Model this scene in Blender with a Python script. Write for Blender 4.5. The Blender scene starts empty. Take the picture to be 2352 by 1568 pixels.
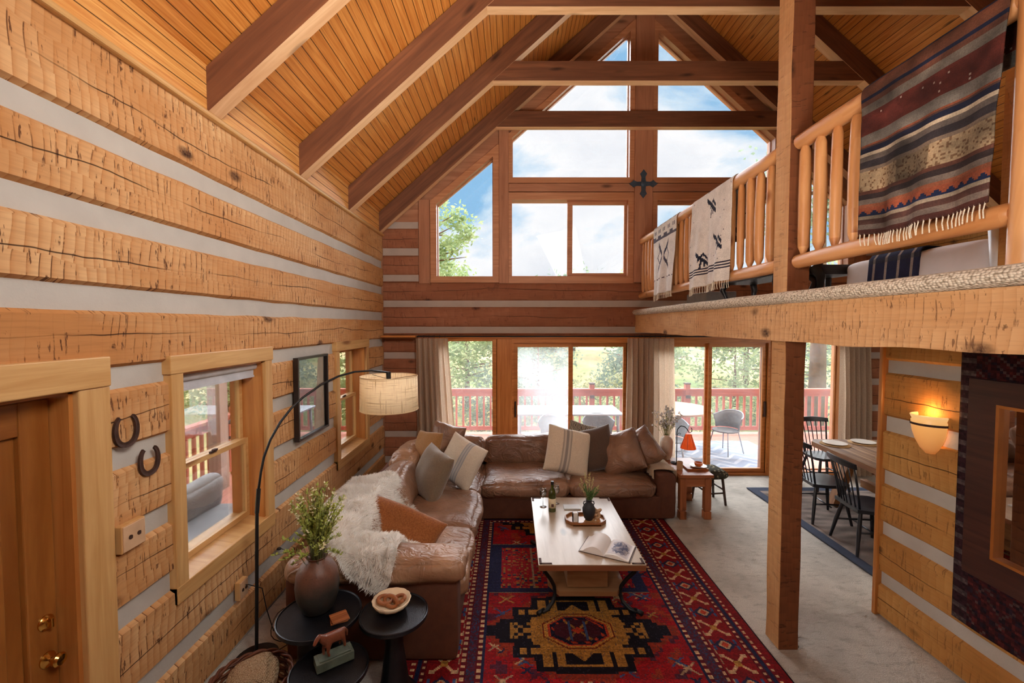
import bpy, bmesh, math, random
import numpy as np
from mathutils import Vector, Matrix, Euler, noise
from mathutils.geometry import tessellate_polygon
random.seed(7); np.random.seed(7)
SC = bpy.context.scene
COL = SC.collection
PI = math.pi

# ---------------------------------------------------------------- helpers
def srgb(r, g, b):
    def f(c):
        c /= 255.0
        return c/12.92 if c <= 0.04045 else ((c+0.055)/1.055)**2.4
    return (f(r), f(g), f(b), 1.0)

def tag(o, label=None, cat=None, group=None, kind=None):
    if label: o['label'] = label
    if cat: o['category'] = cat
    if group: o['group'] = group
    if kind: o['kind'] = kind
    return o

def empty(name, loc=(0, 0, 0), rz=0.0, label=None, cat=None, group=None, kind=None):
    o = bpy.data.objects.new(name, None); COL.objects.link(o)
    o.location = loc; o.rotation_euler = (0, 0, rz); o.empty_display_size = .1
    return tag(o, label, cat, group, kind)

def copy_tree(o, parent=None):
    c = o.copy(); COL.objects.link(c)
    if parent is not None: c.parent = parent
    for ch in list(o.children): copy_tree(ch, c)
    return c

class MB:
    """collects shapes, builds them as one mesh"""
    def __init__(s):
        s.v = []; s.f = []; s.uv = []; s.mi = []; s.M = None
    def face(s, pts, uvs=None, mi=0):
        b = len(s.v)
        for p in pts: s.v.append(tuple(s.M @ Vector(p)) if s.M is not None else tuple(p))
        s.f.append(tuple(range(b, b+len(pts))))
        s.uv.append(uvs or [(p[0], p[1]) for p in pts]); s.mi.append(mi)
    def mesh(s, vs, fs, uvs=None, mi=0):
        b = len(s.v)
        for p in vs: s.v.append(tuple(s.M @ Vector(p)) if s.M is not None else tuple(p))
        for k, f in enumerate(fs):
            s.f.append(tuple(i+b for i in f))
            s.uv.append(uvs[k] if uvs else [(vs[i][0], vs[i][2]+vs[i][1]*.3) for i in f]); s.mi.append(mi)
    def box(s, x0, x1, y0, y1, z0, z1, mi=0, T=None, low=None):
        """axis box; uv runs along the longest side. low = material index of the underside"""
        lo = (min(x0, x1), min(y0, y1), min(z0, z1)); hi = (max(x0, x1), max(y0, y1), max(z0, z1))
        d = [hi[i]-lo[i] for i in range(3)]
        L = d.index(max(d)); a, b = [i for i in range(3) if i != L]
        ou, ov = random.uniform(0, 40), random.uniform(0, 40)
        P = [Vector((hi[0] if i & 1 else lo[0], hi[1] if i & 2 else lo[1], hi[2] if i & 4 else lo[2])) for i in range(8)]
        F = [(0, 4, 6, 2), (1, 3, 7, 5), (0, 1, 5, 4), (2, 6, 7, 3), (0, 2, 3, 1), (4, 5, 7, 6)]
        ax = [0, 0, 1, 1, 2, 2]
        bs = len(s.v)
        for p in P:
            q = T @ p if T is not None else p
            if s.M is not None: q = s.M @ q
            s.v.append(tuple(q))
        for k, f in enumerate(F):
            s.f.append(tuple(i+bs for i in f))
            n = ax[k]
            if n == L: uv = [(P[i][a]+ou, P[i][b]+ov) for i in f]
            else:
                c = a if n == b else b
                off = 0 if c == a else d[a]
                uv = [(P[i][L]+ou, P[i][c]-lo[c]+off+ov) for i in f]
            s.uv.append(uv); s.mi.append(low if (low is not None and k == 4) else mi)
    def beam(s, p0, p1, w, h, mi=0, low=None, up=(0, 0, 1)):
        """rectangular bar from p0 to p1 (centre line), w = horizontal width, h = the other"""
        p0 = Vector(p0); p1 = Vector(p1); d = (p1-p0); L = d.length; d.normalize()
        upv = Vector(up)
        if abs(d.dot(upv)) > .99: upv = Vector((0, 1, 0))
        side = d.cross(upv).normalized(); u2 = side.cross(d).normalized()
        T = Matrix((( d.x, side.x, u2.x, p0.x), (d.y, side.y, u2.y, p0.y), (d.z, side.z, u2.z, p0.z), (0, 0, 0, 1)))
        s.box(0, L, -w/2, w/2, -h/2, h/2, mi, T, low)
    def tube(s, pts, rad, n=8, mi=0, cap=True):
        pts = [Vector(p) for p in pts]; m = len(pts)
        if not isinstance(rad, (list, tuple)): rad = [rad]*m
        vs = []; ref = None; lens = [0]
        for i in range(m):
            t = (pts[min(i+1, m-1)]-pts[max(i-1, 0)]).normalized()
            if ref is None:
                ref = Vector((0, 0, 1)) if abs(t.z) < .9 else Vector((1, 0, 0))
            a = (ref - t*ref.dot(t)).normalized(); ref = a; b = t.cross(a)
            if i: lens.append(lens[-1]+(pts[i]-pts[i-1]).length)
            for k in range(n):
                an = 2*PI*k/n
                vs.append(pts[i]+(a*math.cos(an)+b*math.sin(an))*rad[i])
        fs = []; uvs = []
        o = random.uniform(0, 30)
        for i in range(m-1):
            for k in range(n):
                k2 = (k+1) % n
                fs.append((i*n+k, i*n+k2, (i+1)*n+k2, (i+1)*n+k))
                c = 2*PI*rad[i]/n
                uvs.append([(lens[i]+o, k*c+o), (lens[i]+o, (k+1)*c+o), (lens[i+1]+o, (k+1)*c+o), (lens[i+1]+o, k*c+o)])
        if cap:
            fs.append(tuple(range(n-1, -1, -1))); uvs.append([(vs[i][0], vs[i][2]) for i in range(n-1, -1, -1)])
            q = list(range((m-1)*n, m*n)); fs.append(tuple(q)); uvs.append([(vs[i][0], vs[i][2]) for i in q])
        s.mesh(vs, fs, uvs, mi)
    def lathe(s, prof, c=(0, 0, 0), n=24, mi=0, sx=1, sy=1, wob=None):
        vs = []; fs = []
        for (r, z) in prof:
            for k in range(n):
                an = 2*PI*k/n; w = wob(an, z) if wob else 1
                vs.append((c[0]+r*w*math.cos(an)*sx, c[1]+r*w*math.sin(an)*sy, c[2]+z))
        m = len(prof); uvs = []
        for i in range(m-1):
            for k in range(n):
                k2 = (k+1) % n
                fs.append((i*n+k, i*n+k2, (i+1)*n+k2, (i+1)*n+k))
                uvs.append([(k*.05, prof[i][1]), (k*.05+.05, prof[i][1]), (k*.05+.05, prof[i+1][1]), (k*.05, prof[i+1][1])])
        if prof[0][0] > 1e-4:
            fs.append(tuple(range(n-1, -1, -1))); uvs.append([(vs[i][0], vs[i][1]) for i in range(n-1, -1, -1)])
        if prof[-1][0] > 1e-4:
            q = list(range((m-1)*n, m*n)); fs.append(tuple(q)); uvs.append([(vs[i][0], vs[i][1]) for i in q])
        s.mesh(vs, fs, uvs, mi)
    def prism(s, poly, y0, y1, mi=0, plane='xz', holes=()):
        """extruded polygon (with holes). plane xz -> extruded along y; yz -> along x; xy -> along z"""
        def P(a, b, c):
            return (a, c, b) if plane == 'xz' else (c, a, b) if plane == 'yz' else (a, b, c)
        loops = [poly]+list(holes)
        tris = tessellate_polygon([[Vector((a, b, 0)) for a, b in l] for l in loops])
        flat = [p for l in loops for p in l]
        for yy in (y0, y1):
            vs = [P(a, b, yy) for a, b in flat]
            s.mesh(vs, [tuple(t) for t in tris], [[flat[i] for i in t] for t in tris], mi)
        for l in loops:
            for i in range(len(l)):
                a, b = l[i], l[(i+1) % len(l)]
                d = math.hypot(a[0]-b[0], a[1]-b[1])
                s.mesh([P(*a, y0), P(*b, y0), P(*b, y1), P(*a, y1)], [(0, 1, 2, 3)], [[(0, 0), (d, 0), (d, y1-y0), (0, y1-y0)]], mi)
    def build(s, name, mats, parent=None, smooth=False, bevel=0, segs=2, sub=0, angle=None, kind=None, label=None, cat=None, group=None, merge=False):
        me = bpy.data.meshes.new(name)
        me.from_pydata(s.v, [], s.f)
        uvl = me.uv_layers.new(name='UVMap')
        uvl.data.foreach_set('uv', [c for f in s.uv for p in f for c in p[:2]])
        if not isinstance(mats, (list, tuple)): mats = [mats]
        for m in mats: me.materials.append(m)
        me.polygons.foreach_set('material_index', s.mi)
        bm = bmesh.new(); bm.from_mesh(me)
        if merge: bmesh.ops.remove_doubles(bm, verts=bm.verts, dist=1e-4)
        bmesh.ops.recalc_face_normals(bm, faces=bm.faces)
        bm.to_mesh(me); bm.free()
        if smooth:
            me.polygons.foreach_set('use_smooth', [True]*len(me.polygons))
            if angle is not None:
                try: me.set_sharp_from_angle(angle=math.radians(angle))
                except Exception: pass
        me.update()
        o = bpy.data.objects.new(name, me); COL.objects.link(o)
        if parent is not None: o.parent = parent
        if bevel:
            m = o.modifiers.new('bevel', 'BEVEL'); m.width = bevel; m.segments = segs; m.limit_method = 'ANGLE'; m.angle_limit = .7
        if sub:
            m = o.modifiers.new('sub', 'SUBSURF'); m.levels = sub; m.render_levels = sub
        return tag(o, label, cat, group, kind)

def offset_poly(poly, w):
    """grow (w>0) a convex polygon given counter-clockwise or clockwise"""
    n = len(poly); A = sum(poly[i][0]*poly[(i+1) % n][1]-poly[(i+1) % n][0]*poly[i][1] for i in range(n))
    sg = 1 if A > 0 else -1
    out = []
    for i in range(n):
        p0 = Vector(poly[i-1]); p1 = Vector(poly[i]); p2 = Vector(poly[(i+1) % n])
        d1 = (p1-p0).normalized(); d2 = (p2-p1).normalized()
        n1 = Vector((d1.y, -d1.x))*sg; n2 = Vector((d2.y, -d2.x))*sg
        m = (n1+n2); m /= m.dot(n1)
        out.append(tuple(p1+m*w))
    return out

def softbox(size, r, puff=.02, amp=.006, seed=0, n=10, M=None, sag=0):
    """rounded, slightly puffed and creased box centred on the origin -> verts, faces"""
    hx, hy, hz = [v/2 for v in size]; r = min(r, hx, hy, hz)*.999
    bm = bmesh.new(); bmesh.ops.create_cube(bm, size=2)
    bmesh.ops.subdivide_edges(bm, edges=bm.edges[:], cuts=n, use_grid_fill=True)
    for v in bm.verts:
        c = v.co
        def ease(t): return math.copysign(abs(math.sin(t*PI/2))**.9, t)
        p = Vector((ease(c.x)*hx, ease(c.y)*hy, ease(c.z)*hz))
        q = Vector((max(-hx+r, min(hx-r, p.x)), max(-hy+r, min(hy-r, p.y)), max(-hz+r, min(hz-r, p.z))))
        d = p-q
        if d.length > 1e-6: p = q+d.normalized()*r
        u, w, t = c.x, c.y, c.z
        nd = Vector((u*(1-w*w)*(1-t*t), w*(1-u*u)*(1-t*t), t*(1-u*u)*(1-w*w)))
        p = p+nd*puff
        if sag and t > .5: p.z -= sag*(1-u*u)*(1-w*w)
        s = Vector((p.x*4+seed*7.1, p.y*4+seed*3.3, p.z*4))
        p = p+Vector((noise.noise(s), noise.noise(s+Vector((9, 0, 0))), noise.noise(s+Vector((0, 9, 0)))))*amp*1.6
        p = p+p.normalized()*noise.noise(s*3.2)*amp
        v.co = p
    bm.verts.index_update()
    vs = [M @ v.co if M is not None else v.co.copy() for v in bm.verts]
    fs = [tuple(v.index for v in f.verts) for f in bm.faces]
    bm.free()
    return vs, fs

def trs(loc, rot=(0, 0, 0), order='XYZ'):
    return Matrix.Translation(loc) @ Euler(rot, order).to_matrix().to_4x4()

def cushion(name, mat, parent, loc, size, rot=(0, 0, 0), r=.06, puff=.03, amp=.006, seed=0, n=12, sag=0, **k):
    mb = MB(); vs, fs = softbox(size, r, puff, amp, seed, n, trs(loc, rot), sag)
    mb.mesh(vs, fs); return mb.build(name, mat, parent, smooth=True, sub=1, **k)

def pillow_mesh(w, h, t, n=18, M=None, seed=0, crush=.0):
    """throw pillow: local x = width, z = height, y = thickness; pointed corners"""
    vs = []; fs = []; uvs = []
    idx = {}
    for side in (1, -1):
        for i in range(n+1):
            for j in range(n+1):
                u = -1+2*i/n; v = -1+2*j/n
                edge = i in (0, n) or j in (0, n)
                key = (i, j) if edge else (i, j, side)
                if key in idx: continue
                k = (max(0, 1-abs(u)**2.6)*max(0, 1-abs(v)**2.6))**.5
                pin = .07
                x = u*w/2*(1-pin*(1-v*v)*abs(u)**3); z = v*h/2*(1-pin*(1-u*u)*abs(v)**3)
                y = side*t/2*k
                s = Vector((x*7+seed, y*7, z*7-seed))
                y += noise.noise(s)*t*.07*k; z += noise.noise(s+Vector((5, 5, 5)))*.01
                y -= crush*k*(1-abs(u))*max(0, v)*t
                idx[key] = len(vs); vs.append(Vector((x, y, z)))
    def g(i, j, side):
        return idx[(i, j)] if (i in (0, n) or j in (0, n)) else idx[(i, j, side)]
    for side in (1, -1):
        for i in range(n):
            for j in range(n):
                f = [g(i, j, side), g(i+1, j, side), g(i+1, j+1, side), g(i, j+1, side)]
                uv = [(i/n, j/n), ((i+1)/n, j/n), ((i+1)/n, (j+1)/n), (i/n, (j+1)/n)]
                if side == 1: f.reverse(); uv.reverse()
                fs.append(tuple(f)); uvs.append(uv)
    if M is not None: vs = [M @ v for v in vs]
    return vs, fs, uvs

def pillow(name, mat, loc, rot, w, h, t, label, cat='pillow', seed=0, group=None, crush=0, piping=None):
    mb = MB(); vs, fs, uvs = pillow_mesh(w, h, t, M=None, seed=seed, crush=crush)
    mb.mesh(vs, fs, uvs)
    o = mb.build(name, mat, None, smooth=True, sub=1, label=label, cat=cat, group=group)
    o.location = loc; o.rotation_euler = rot
    return o

# ---------------------------------------------------------------- materials
class NT:
    def __init__(s, name):
        s.m = bpy.data.materials.new(name); s.m.use_nodes = True
        s.t = s.m.node_tree; s.n = s.t.nodes; s.l = s.t.links
        s.b = s.n['Principled BSDF']; s.out = s.n['Material Output']
    def new(s, ty, **k):
        n = s.n.new(ty)
        for a, b in k.items(): setattr(n, a, b)
        return n
    def set(s, sock, v):
        if isinstance(v, bpy.types.NodeSocket): s.l.new(v, sock)
        elif v is not None: sock.default_value = v
    def coord(s, kind='UV', scale=(1, 1, 1), loc=(0, 0, 0), rot=(0, 0, 0)):
        c = s.new('ShaderNodeTexCoord'); m = s.new('ShaderNodeMapping')
        m.inputs['Scale'].default_value = scale; m.inputs['Location'].default_value = loc; m.inputs['Rotation'].default_value = rot
        s.l.new(c.outputs[kind], m.inputs['Vector']); return m.outputs['Vector']
    def noise(s, vec, scale=1, detail=3, rough=.55, dist=0, out='Fac'):
        n = s.new('ShaderNodeTexNoise'); s.l.new(vec, n.inputs['Vector'])
        n.inputs['Scale'].default_value = scale; n.inputs['Detail'].default_value = detail
        n.inputs['Roughness'].default_value = rough; n.inputs['Distortion'].default_value = dist
        return n.outputs[out]
    def voro(s, vec, scale=1, feature='F1', out='Distance', rnd=1):
        n = s.new('ShaderNodeTexVoronoi'); n.feature = feature; s.l.new(vec, n.inputs['Vector'])
        n.inputs['Scale'].default_value = scale; n.inputs['Randomness'].default_value = rnd
        return n.outputs[out]
    def ramp(s, fac, *stops, interp='LINEAR'):
        n = s.new('ShaderNodeValToRGB'); n.color_ramp.interpolation = interp
        e = n.color_ramp.elements
        while len(e) > 1: e.remove(e[-1])
        for k, (p, c) in enumerate(stops):
            if not isinstance(c, (tuple, list)): c = (c, c, c, 1)
            if k == 0: e[0].position = p; e[0].color = c
            else:
                x = e.new(p); x.color = c
        s.l.new(fac, n.inputs['Fac']); return n.outputs['Color']
    def mix(s, fac, a, b, mode='MIX'):
        n = s.new('ShaderNodeMix'); n.data_type = 'RGBA'; n.blend_type = mode
        s.set(n.inputs[0], fac); s.set(n.inputs[6], a); s.set(n.inputs[7], b); return n.outputs[2]
    def math(s, op, a, b=None, c=None):
        n = s.new('ShaderNodeMath'); n.operation = op
        s.set(n.inputs[0], a)
        if b is not None: s.set(n.inputs[1], b)
        if c is not None: s.set(n.inputs[2], c)
        return n.outputs[0]
    def bump(s, h, strength=.3, dist=.01, prev=None):
        n = s.new('ShaderNodeBump'); n.inputs['Strength'].default_value = strength; n.inputs['Distance'].default_value = dist
        s.l.new(h, n.inputs['Height'])
        if prev is not None: s.l.new(prev, n.inputs['Normal'])
        return n.outputs['Normal']
    def done(s, col=None, rough=.6, spec=.5, metal=0, normal=None, **k):
        s.set(s.b.inputs['Base Color'], col); s.set(s.b.inputs['Roughness'], rough)
        s.set(s.b.inputs['Specular IOR Level'], spec); s.set(s.b.inputs['Metallic'], metal)
        if normal is not None: s.l.new(normal, s.b.inputs['Normal'])
        for a, b in k.items(): s.set(s.b.inputs[a.replace('_', ' ')], b)
        return s.m

def plain(name, col, rough=.6, metal=0, spec=.5, var=.12, bump=.0, scale=8, **k):
    t = NT(name); v = t.coord('Object')
    n = t.noise(v, scale, 3)
    c = t.mix(t.ramp(n, (.3, 0.0), (.7, 1.0)), tuple(x*(1-var) for x in col[:3])+(1,), tuple(min(1, x*(1+var)) for x in col[:3])+(1,))
    nm = t.bump(t.noise(v, scale*12, 2), bump, .004) if bump else None
    return t.done(c, rough, spec, metal, nm, **k)

def wood(name, light, dark, knots=True, rough=.5, gr=26, var=.5, knot_col=None, knot_scale=(1.3, 4.5), bumps=.15, spec=.4):
    t = NT(name)
    g = t.noise(t.coord('UV', (1.3, gr, 1)), 1, 4, .6, .6)
    big = t.noise(t.coord('UV', (.7, 3.2, 1)), 1, 2, .5, .4)
    c = t.mix(t.ramp(g, (.32, 1.0), (.68, 0.0)), light, dark)
    c = t.mix(t.math('MULTIPLY', t.ramp(big, (.35, 1.0), (.65, 0.0)), var), c, dark)
    if knots:
        wv = t.coord('UV', (knot_scale[0], knot_scale[1], 1))
        wob = t.noise(t.coord('UV', (6, 6, 1)), 1, 2, .5, 0, 'Color')
        d = t.voro(t.mix(.06, wv, wob), 1)
        k = t.ramp(d, (.05, 1.0), (.11, .55), (.17, 0.0))
        c = t.mix(t.math('MULTIPLY', k, .85), c, knot_col or tuple(x*.25 for x in dark[:3])+(1,))
    return t.done(c, rough, spec, 0, t.bump(g, bumps, .004))

def hewn(name, light, mid, dark, cut=1.0, rough=.75, row=10.0, crack=True, facet=(11, 3.2), spec=.25):
    """axe-hewn log face. uv: x metres along, y = row*10 + metres across"""
    t = NT(name)
    sep = t.new('ShaderNodeSeparateXYZ'); t.l.new(t.coord('UV'), sep.inputs[0])
    dis = t.noise(t.coord('UV', (5, 5, 1)), 1, 3, .6, 0, 'Color')
    fx, fy = facet
    big = t.noise(t.coord('UV', (.8, 2.0, 1)), 1, 3, .6, .5)
    grain = t.noise(t.coord('UV', (4, 70, 1)), 1, 3, .6)
    vv = t.math('ADD', sep.outputs[1], t.math('MULTIPLY', t.noise(t.coord('UV', (2.6, .1, 1)), 1, 3), .16))
    rowi = t.math('FLOOR', t.math('DIVIDE', vv, .145))
    wn = t.new('ShaderNodeTexWhiteNoise'); wn.noise_dimensions = '1D'; t.l.new(rowi, wn.inputs['W'])
    xs = t.math('MULTIPLY_ADD', sep.outputs[0], fx*1.75, t.math('MULTIPLY', wn.outputs[0], 7.0))
    xs = t.math('ADD', xs, t.math('MULTIPLY', t.noise(t.coord('UV', (1.6, .7, 1)), 1, 3, .5), 5.0))
    fr = t.math('FRACT', xs)
    wc = t.new('ShaderNodeTexWhiteNoise'); wc.noise_dimensions = '2D'
    cv_ = t.new('ShaderNodeCombineXYZ'); t.l.new(t.math('FLOOR', xs), cv_.inputs[0]); t.l.new(rowi, cv_.inputs[1]); t.l.new(cv_.outputs[0], wc.inputs['Vector'])
    c = t.mix(t.ramp(big, (.33, 0.0), (.67, 1.0)), mid, light)
    c = t.mix(t.ramp(fr, (0, .85*cut), (.4, .25), (.85, 0.0)), c, mid)
    c = t.mix(t.math('MULTIPLY', wc.outputs[0], .35*cut), c, mid)
    c = t.mix(t.ramp(grain, (.45, 0.0), (.75, .22)), c, dark)
    m1 = t.noise(t.coord('UV', (5.5, 7.5, 1)), 1, 4, .65)
    msk = t.ramp(m1, (.50, 0.0), (.56, 1.0))
    msk2 = t.ramp(t.noise(t.coord('UV', (1.6, 1.3, 1)), 1, 2), (.38, .15), (.56, 1.0))
    line = t.ramp(fr, (0.0, 1.0), (.05, 1.0), (.12, 0.0))
    s1 = t.noise(t.coord('UV', (fx*4.2, fy*2.4, 1)), 1, 3, .62, .3)
    s2 = t.noise(t.coord('UV', (fx*1.7, fy*1.6, 1)), 1, 4, .68, .4)
    sl = t.math('MAXIMUM', t.math('MULTIPLY', t.ramp(s1, (.60, 0.0), (.63, 1.0)), t.ramp(m1, (.48, 0.0), (.55, 1.0))), t.ramp(s2, (.665, 0.0), (.69, .9)))
    sl = t.math('MAXIMUM', sl, t.math('MULTIPLY', line, t.math('MULTIPLY', msk, msk2)))
    c = t.mix(t.math('MULTIPLY', line, .07*cut), c, dark)
    c = t.mix(t.math('MULTIPLY', sl, .85*cut), c, dark)
    kd = t.voro(t.mix(.05, t.coord('UV', (1.9, 3.7, 1)), dis), 1)
    k = t.ramp(kd, (.05, 1.0), (.09, .7), (.15, 0.0))
    kn = t.noise(t.coord('UV', (25, 25, 1)), 1, 3, .7)
    c = t.mix(t.math('MULTIPLY', k, t.ramp(kn, (.35, .55), (.6, 1.0))), c, tuple(x*.5 for x in dark[:3])+(1,))
    h = t.math('SUBTRACT', t.math('MULTIPLY', fr, cut*.45), t.math('MULTIPLY', sl, .45))
    if crack:
        md = t.math('MODULO', sep.outputs[1], row)
        w = t.noise(t.coord('UV', (.45, .3, 1)), 1, 5, .55)
        pos = t.math('MULTIPLY_ADD', w, .26, .02)
        dd = t.math('ABSOLUTE', t.math('SUBTRACT', md, pos))
        ck = t.ramp(t.math('MULTIPLY', dd, 10), (.012, 1.0), (.04, 0.0))
        ck = t.math('MULTIPLY', ck, t.ramp(t.noise(t.coord('UV', (.9, .5, 1), (3, 5, 0)), 1, 2), (.42, .12), (.5, 1.0)))
        c = t.mix(t.math('MULTIPLY', ck, .9), c, tuple(x*.25 for x in dark[:3])+(1,))
        h = t.math('SUBTRACT', h, ck)
    return t.done(c, rough, spec, 0, t.bump(h, .55, .012))

def planks(name, light, dark, width=.09, axis=1, rough=.4, gap=.05, col_gap=None, grscale=(1.6, 40), knots=True, tone=.45):
    t = NT(name)
    sep = t.new('ShaderNodeSeparateXYZ'); t.l.new(t.coord('UV'), sep.inputs[0])
    y = t.math('DIVIDE', sep.outputs[axis], width)
    fr = t.math('FRACT', y); fl = t.math('FLOOR', y)
    wn = t.new('ShaderNodeTexWhiteNoise'); wn.noise_dimensions = '1D'; t.l.new(fl, wn.inputs['W'])
    g = t.noise(t.coord('UV', (grscale[0], grscale[1], 1) if axis == 1 else (grscale[1], grscale[0], 1)), 1, 4, .6, 1.2)
    c = t.mix(t.ramp(g, (.35, 0.0), (.65, 1.0)), dark, light)
    c = t.mix(t.math('MULTIPLY', wn.outputs[0], tone), c, dark)
    if knots:
        d = t.voro(t.coord('UV', (1.2, 5, 1) if axis == 1 else (5, 1.2, 1)), 1)
        c = t.mix(t.ramp(d, (.03, .9), (.07, .4), (.1, 0.0)), c, tuple(x*.3 for x in dark[:3])+(1,))
    ln = t.ramp(t.math('ABSOLUTE', t.math('SUBTRACT', fr, .5)), (.5-gap, 0.0), (.5-gap*.4, 1.0))
    c = t.mix(ln, c, col_gap or tuple(x*.18 for x in dark[:3])+(1,))
    return t.done(c, rough, .4, 0, t.bump(t.math('SUBTRACT', t.math('MULTIPLY', g, .2), ln), .5, .006))

def fabric(name, col, col2=None, scale=220, rough=.9, bump=.25, sheen=0.2, stripes=None, big=3, **k):
    """stripes: list of (u position, half width, colour) across uv x"""
    t = NT(name); v = t.coord('Object')
    n = t.noise(v, scale, 2); b = t.noise(v, big, 3)
    c = t.mix(t.ramp(n, (.35, 0.0), (.65, 1.0)), col, col2 or tuple(x*.72 for x in col[:3])+(1,))
    c = t.mix(t.math('MULTIPLY', t.ramp(b, (.35, 0.0), (.65, 1.0)), .35), c, tuple(x*.7 for x in col[:3])+(1,))
    if stripes:
        sep = t.new('ShaderNodeSeparateXYZ'); t.l.new(t.coord('UV'), sep.inputs[0])
        for (p, hw, sc) in stripes:
            d = t.math('ABSOLUTE', t.math('SUBTRACT', sep.outputs[0], p))
            c = t.mix(t.ramp(d, (hw*.85, .85), (hw*1.05, 0.0)), c, sc)
    t.b.inputs['Sheen Weight'].default_value = sheen
    return t.done(c, rough, .2, 0, t.bump(n, bump, .003), **k)

def attr_mat(name, rough=.95, bump=.4, scale=180, mixn=.25, spec=.1):
    t = NT(name)
    a = t.new('ShaderNodeAttribute'); a.attribute_name = 'Col'
    v = t.coord('Object'); n = t.noise(v, scale, 2); b = t.noise(v, 9, 4, .7)
    c = t.mix(t.math('MULTIPLY', t.ramp(n, (.35, 0.0), (.7, 1.0)), mixn*1.4), a.outputs['Color'], (.01, .01, .012, 1))
    c = t.mix(t.math('MULTIPLY', t.ramp(b, (.4, 0.0), (.7, 1.0)), mixn), c, (.02, .012, .012, 1))
    return t.done(c, rough, spec, 0, t.bump(n, bump, .004))

def glass(name, tint=(1, 1, 1, 1), refl=.07, milky=0.0, rough=0.0):
    t = NT(name); t.n.remove(t.b)
    tr = t.new('ShaderNodeBsdfTransparent'); tr.inputs[0].default_value = tint
    gl = t.new('ShaderNodeBsdfGlossy'); gl.inputs['Roughness'].default_value = rough
    lw = t.new('ShaderNodeLayerWeight'); lw.inputs[0].default_value = .25
    mx = t.new('ShaderNodeMixShader')
    t.l.new(t.math('MULTIPLY_ADD', lw.outputs['Fresnel'], .6, refl*.5), mx.inputs[0])
    t.l.new(tr.outputs[0], mx.inputs[1]); t.l.new(gl.outputs[0], mx.inputs[2])
    last = mx
    if milky:
        df = t.new('ShaderNodeBsdfTranslucent'); df.inputs[0].default_value = (.9, .93, .96, 1)
        m2 = t.new('ShaderNodeMixShader')
        n = t.noise(t.coord('Object', (1, 1, .8)), 1.6, 2)
        t.l.new(t.math('MULTIPLY', t.ramp(n, (.3, .25), (.65, 1.0)), milky), m2.inputs[0])
        t.l.new(mx.outputs[0], m2.inputs[1]); t.l.new(df.outputs[0], m2.inputs[2]); last = m2
    t.l.new(last.outputs[0], t.out.inputs['Surface'])
    return t.m

def emit_mat(name, col, strength, base=None):
    t = NT(name)
    return t.done(base or col, .5, .3, 0, None, Emission_Color=col, Emission_Strength=strength)

def color_grid(name, fn, nx, ny, pos, mat, parent=None, thick=0, **k):
    """grid mesh whose faces carry colours: fn(U,V arrays 0..1)->(ny,nx,3) srgb 0..255; pos(u,v)->xyz"""
    us = np.linspace(0, 1, nx+1); vs_ = np.linspace(0, 1, ny+1)
    verts = [pos(u, v) for v in vs_ for u in us]
    faces = [(j*(nx+1)+i, j*(nx+1)+i+1, (j+1)*(nx+1)+i+1, (j+1)*(nx+1)+i) for j in range(ny) for i in range(nx)]
    me = bpy.data.meshes.new(name); me.from_pydata(verts, [], faces)
    uc, vc = np.meshgrid((np.arange(nx)+.5)/nx, (np.arange(ny)+.5)/ny)
    c = np.asarray(fn(uc, vc), float)/255.0
    c = np.where(c <= .04045, c/12.92, ((c+.055)/1.055)**2.4)
    at = me.color_attributes.new('Col', 'FLOAT_COLOR', 'CORNER')
    rgba = np.ones((ny*nx, 4, 4)); rgba[:, :, :3] = c.reshape(ny*nx, 1, 3)
    at.data.foreach_set('color', rgba.reshape(-1))
    me.materials.append(mat)
    me.polygons.foreach_set('use_smooth', [True]*len(me.polygons)); me.update()
    o = bpy.data.objects.new(name, me); COL.objects.link(o)
    if parent is not None: o.parent = parent
    if thick:
        m = o.modifiers.new('solid', 'SOLIDIFY'); m.thickness = thick; m.offset = 0
    return tag(o, **k)
# ---------------------------------------------------------------- palette
M = {}
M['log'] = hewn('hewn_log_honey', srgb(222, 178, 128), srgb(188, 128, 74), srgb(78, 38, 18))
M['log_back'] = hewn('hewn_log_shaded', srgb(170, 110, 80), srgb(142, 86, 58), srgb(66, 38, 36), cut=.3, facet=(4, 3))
M['log_low'] = hewn('hewn_log_amber', srgb(206, 154, 88), srgb(178, 120, 58), srgb(78, 42, 20), cut=.5, facet=(9, 3))
M['beam'] = hewn('hewn_beam', srgb(222, 178, 130), srgb(196, 144, 94), srgb(90, 54, 34), cut=.8, facet=(12, 5), crack=False)
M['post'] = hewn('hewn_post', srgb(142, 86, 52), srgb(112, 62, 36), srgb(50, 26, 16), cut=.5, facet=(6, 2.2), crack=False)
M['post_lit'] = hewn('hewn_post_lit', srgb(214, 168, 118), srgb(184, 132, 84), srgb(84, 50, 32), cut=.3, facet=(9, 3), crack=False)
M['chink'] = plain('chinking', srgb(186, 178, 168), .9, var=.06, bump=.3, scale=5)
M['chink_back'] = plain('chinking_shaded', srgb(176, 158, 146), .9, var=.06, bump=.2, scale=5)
M['ceil'] = planks('ceiling_planks', srgb(224, 154, 78), srgb(186, 110, 44), .088, rough=.42)
M['frieze'] = planks('frieze_planks', srgb(236, 178, 104), srgb(204, 134, 66), .088, rough=.45, tone=.3)
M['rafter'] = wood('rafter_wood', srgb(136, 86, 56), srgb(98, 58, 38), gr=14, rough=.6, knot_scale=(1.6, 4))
M['rafter_low_lit'] = wood('rafter_underside_lit', srgb(240, 200, 156), srgb(206, 156, 112), gr=14, rough=.6)  # paler hewn underside, with light from below put into the colour
M['panel'] = wood('gable_panel', srgb(190, 132, 98), srgb(158, 102, 72), gr=16, rough=.6, knot_scale=(1.6, 5))
M['frame'] = wood('window_frame_wood', srgb(206, 146, 106), srgb(176, 114, 76), knots=False, gr=30, rough=.45)
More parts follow.
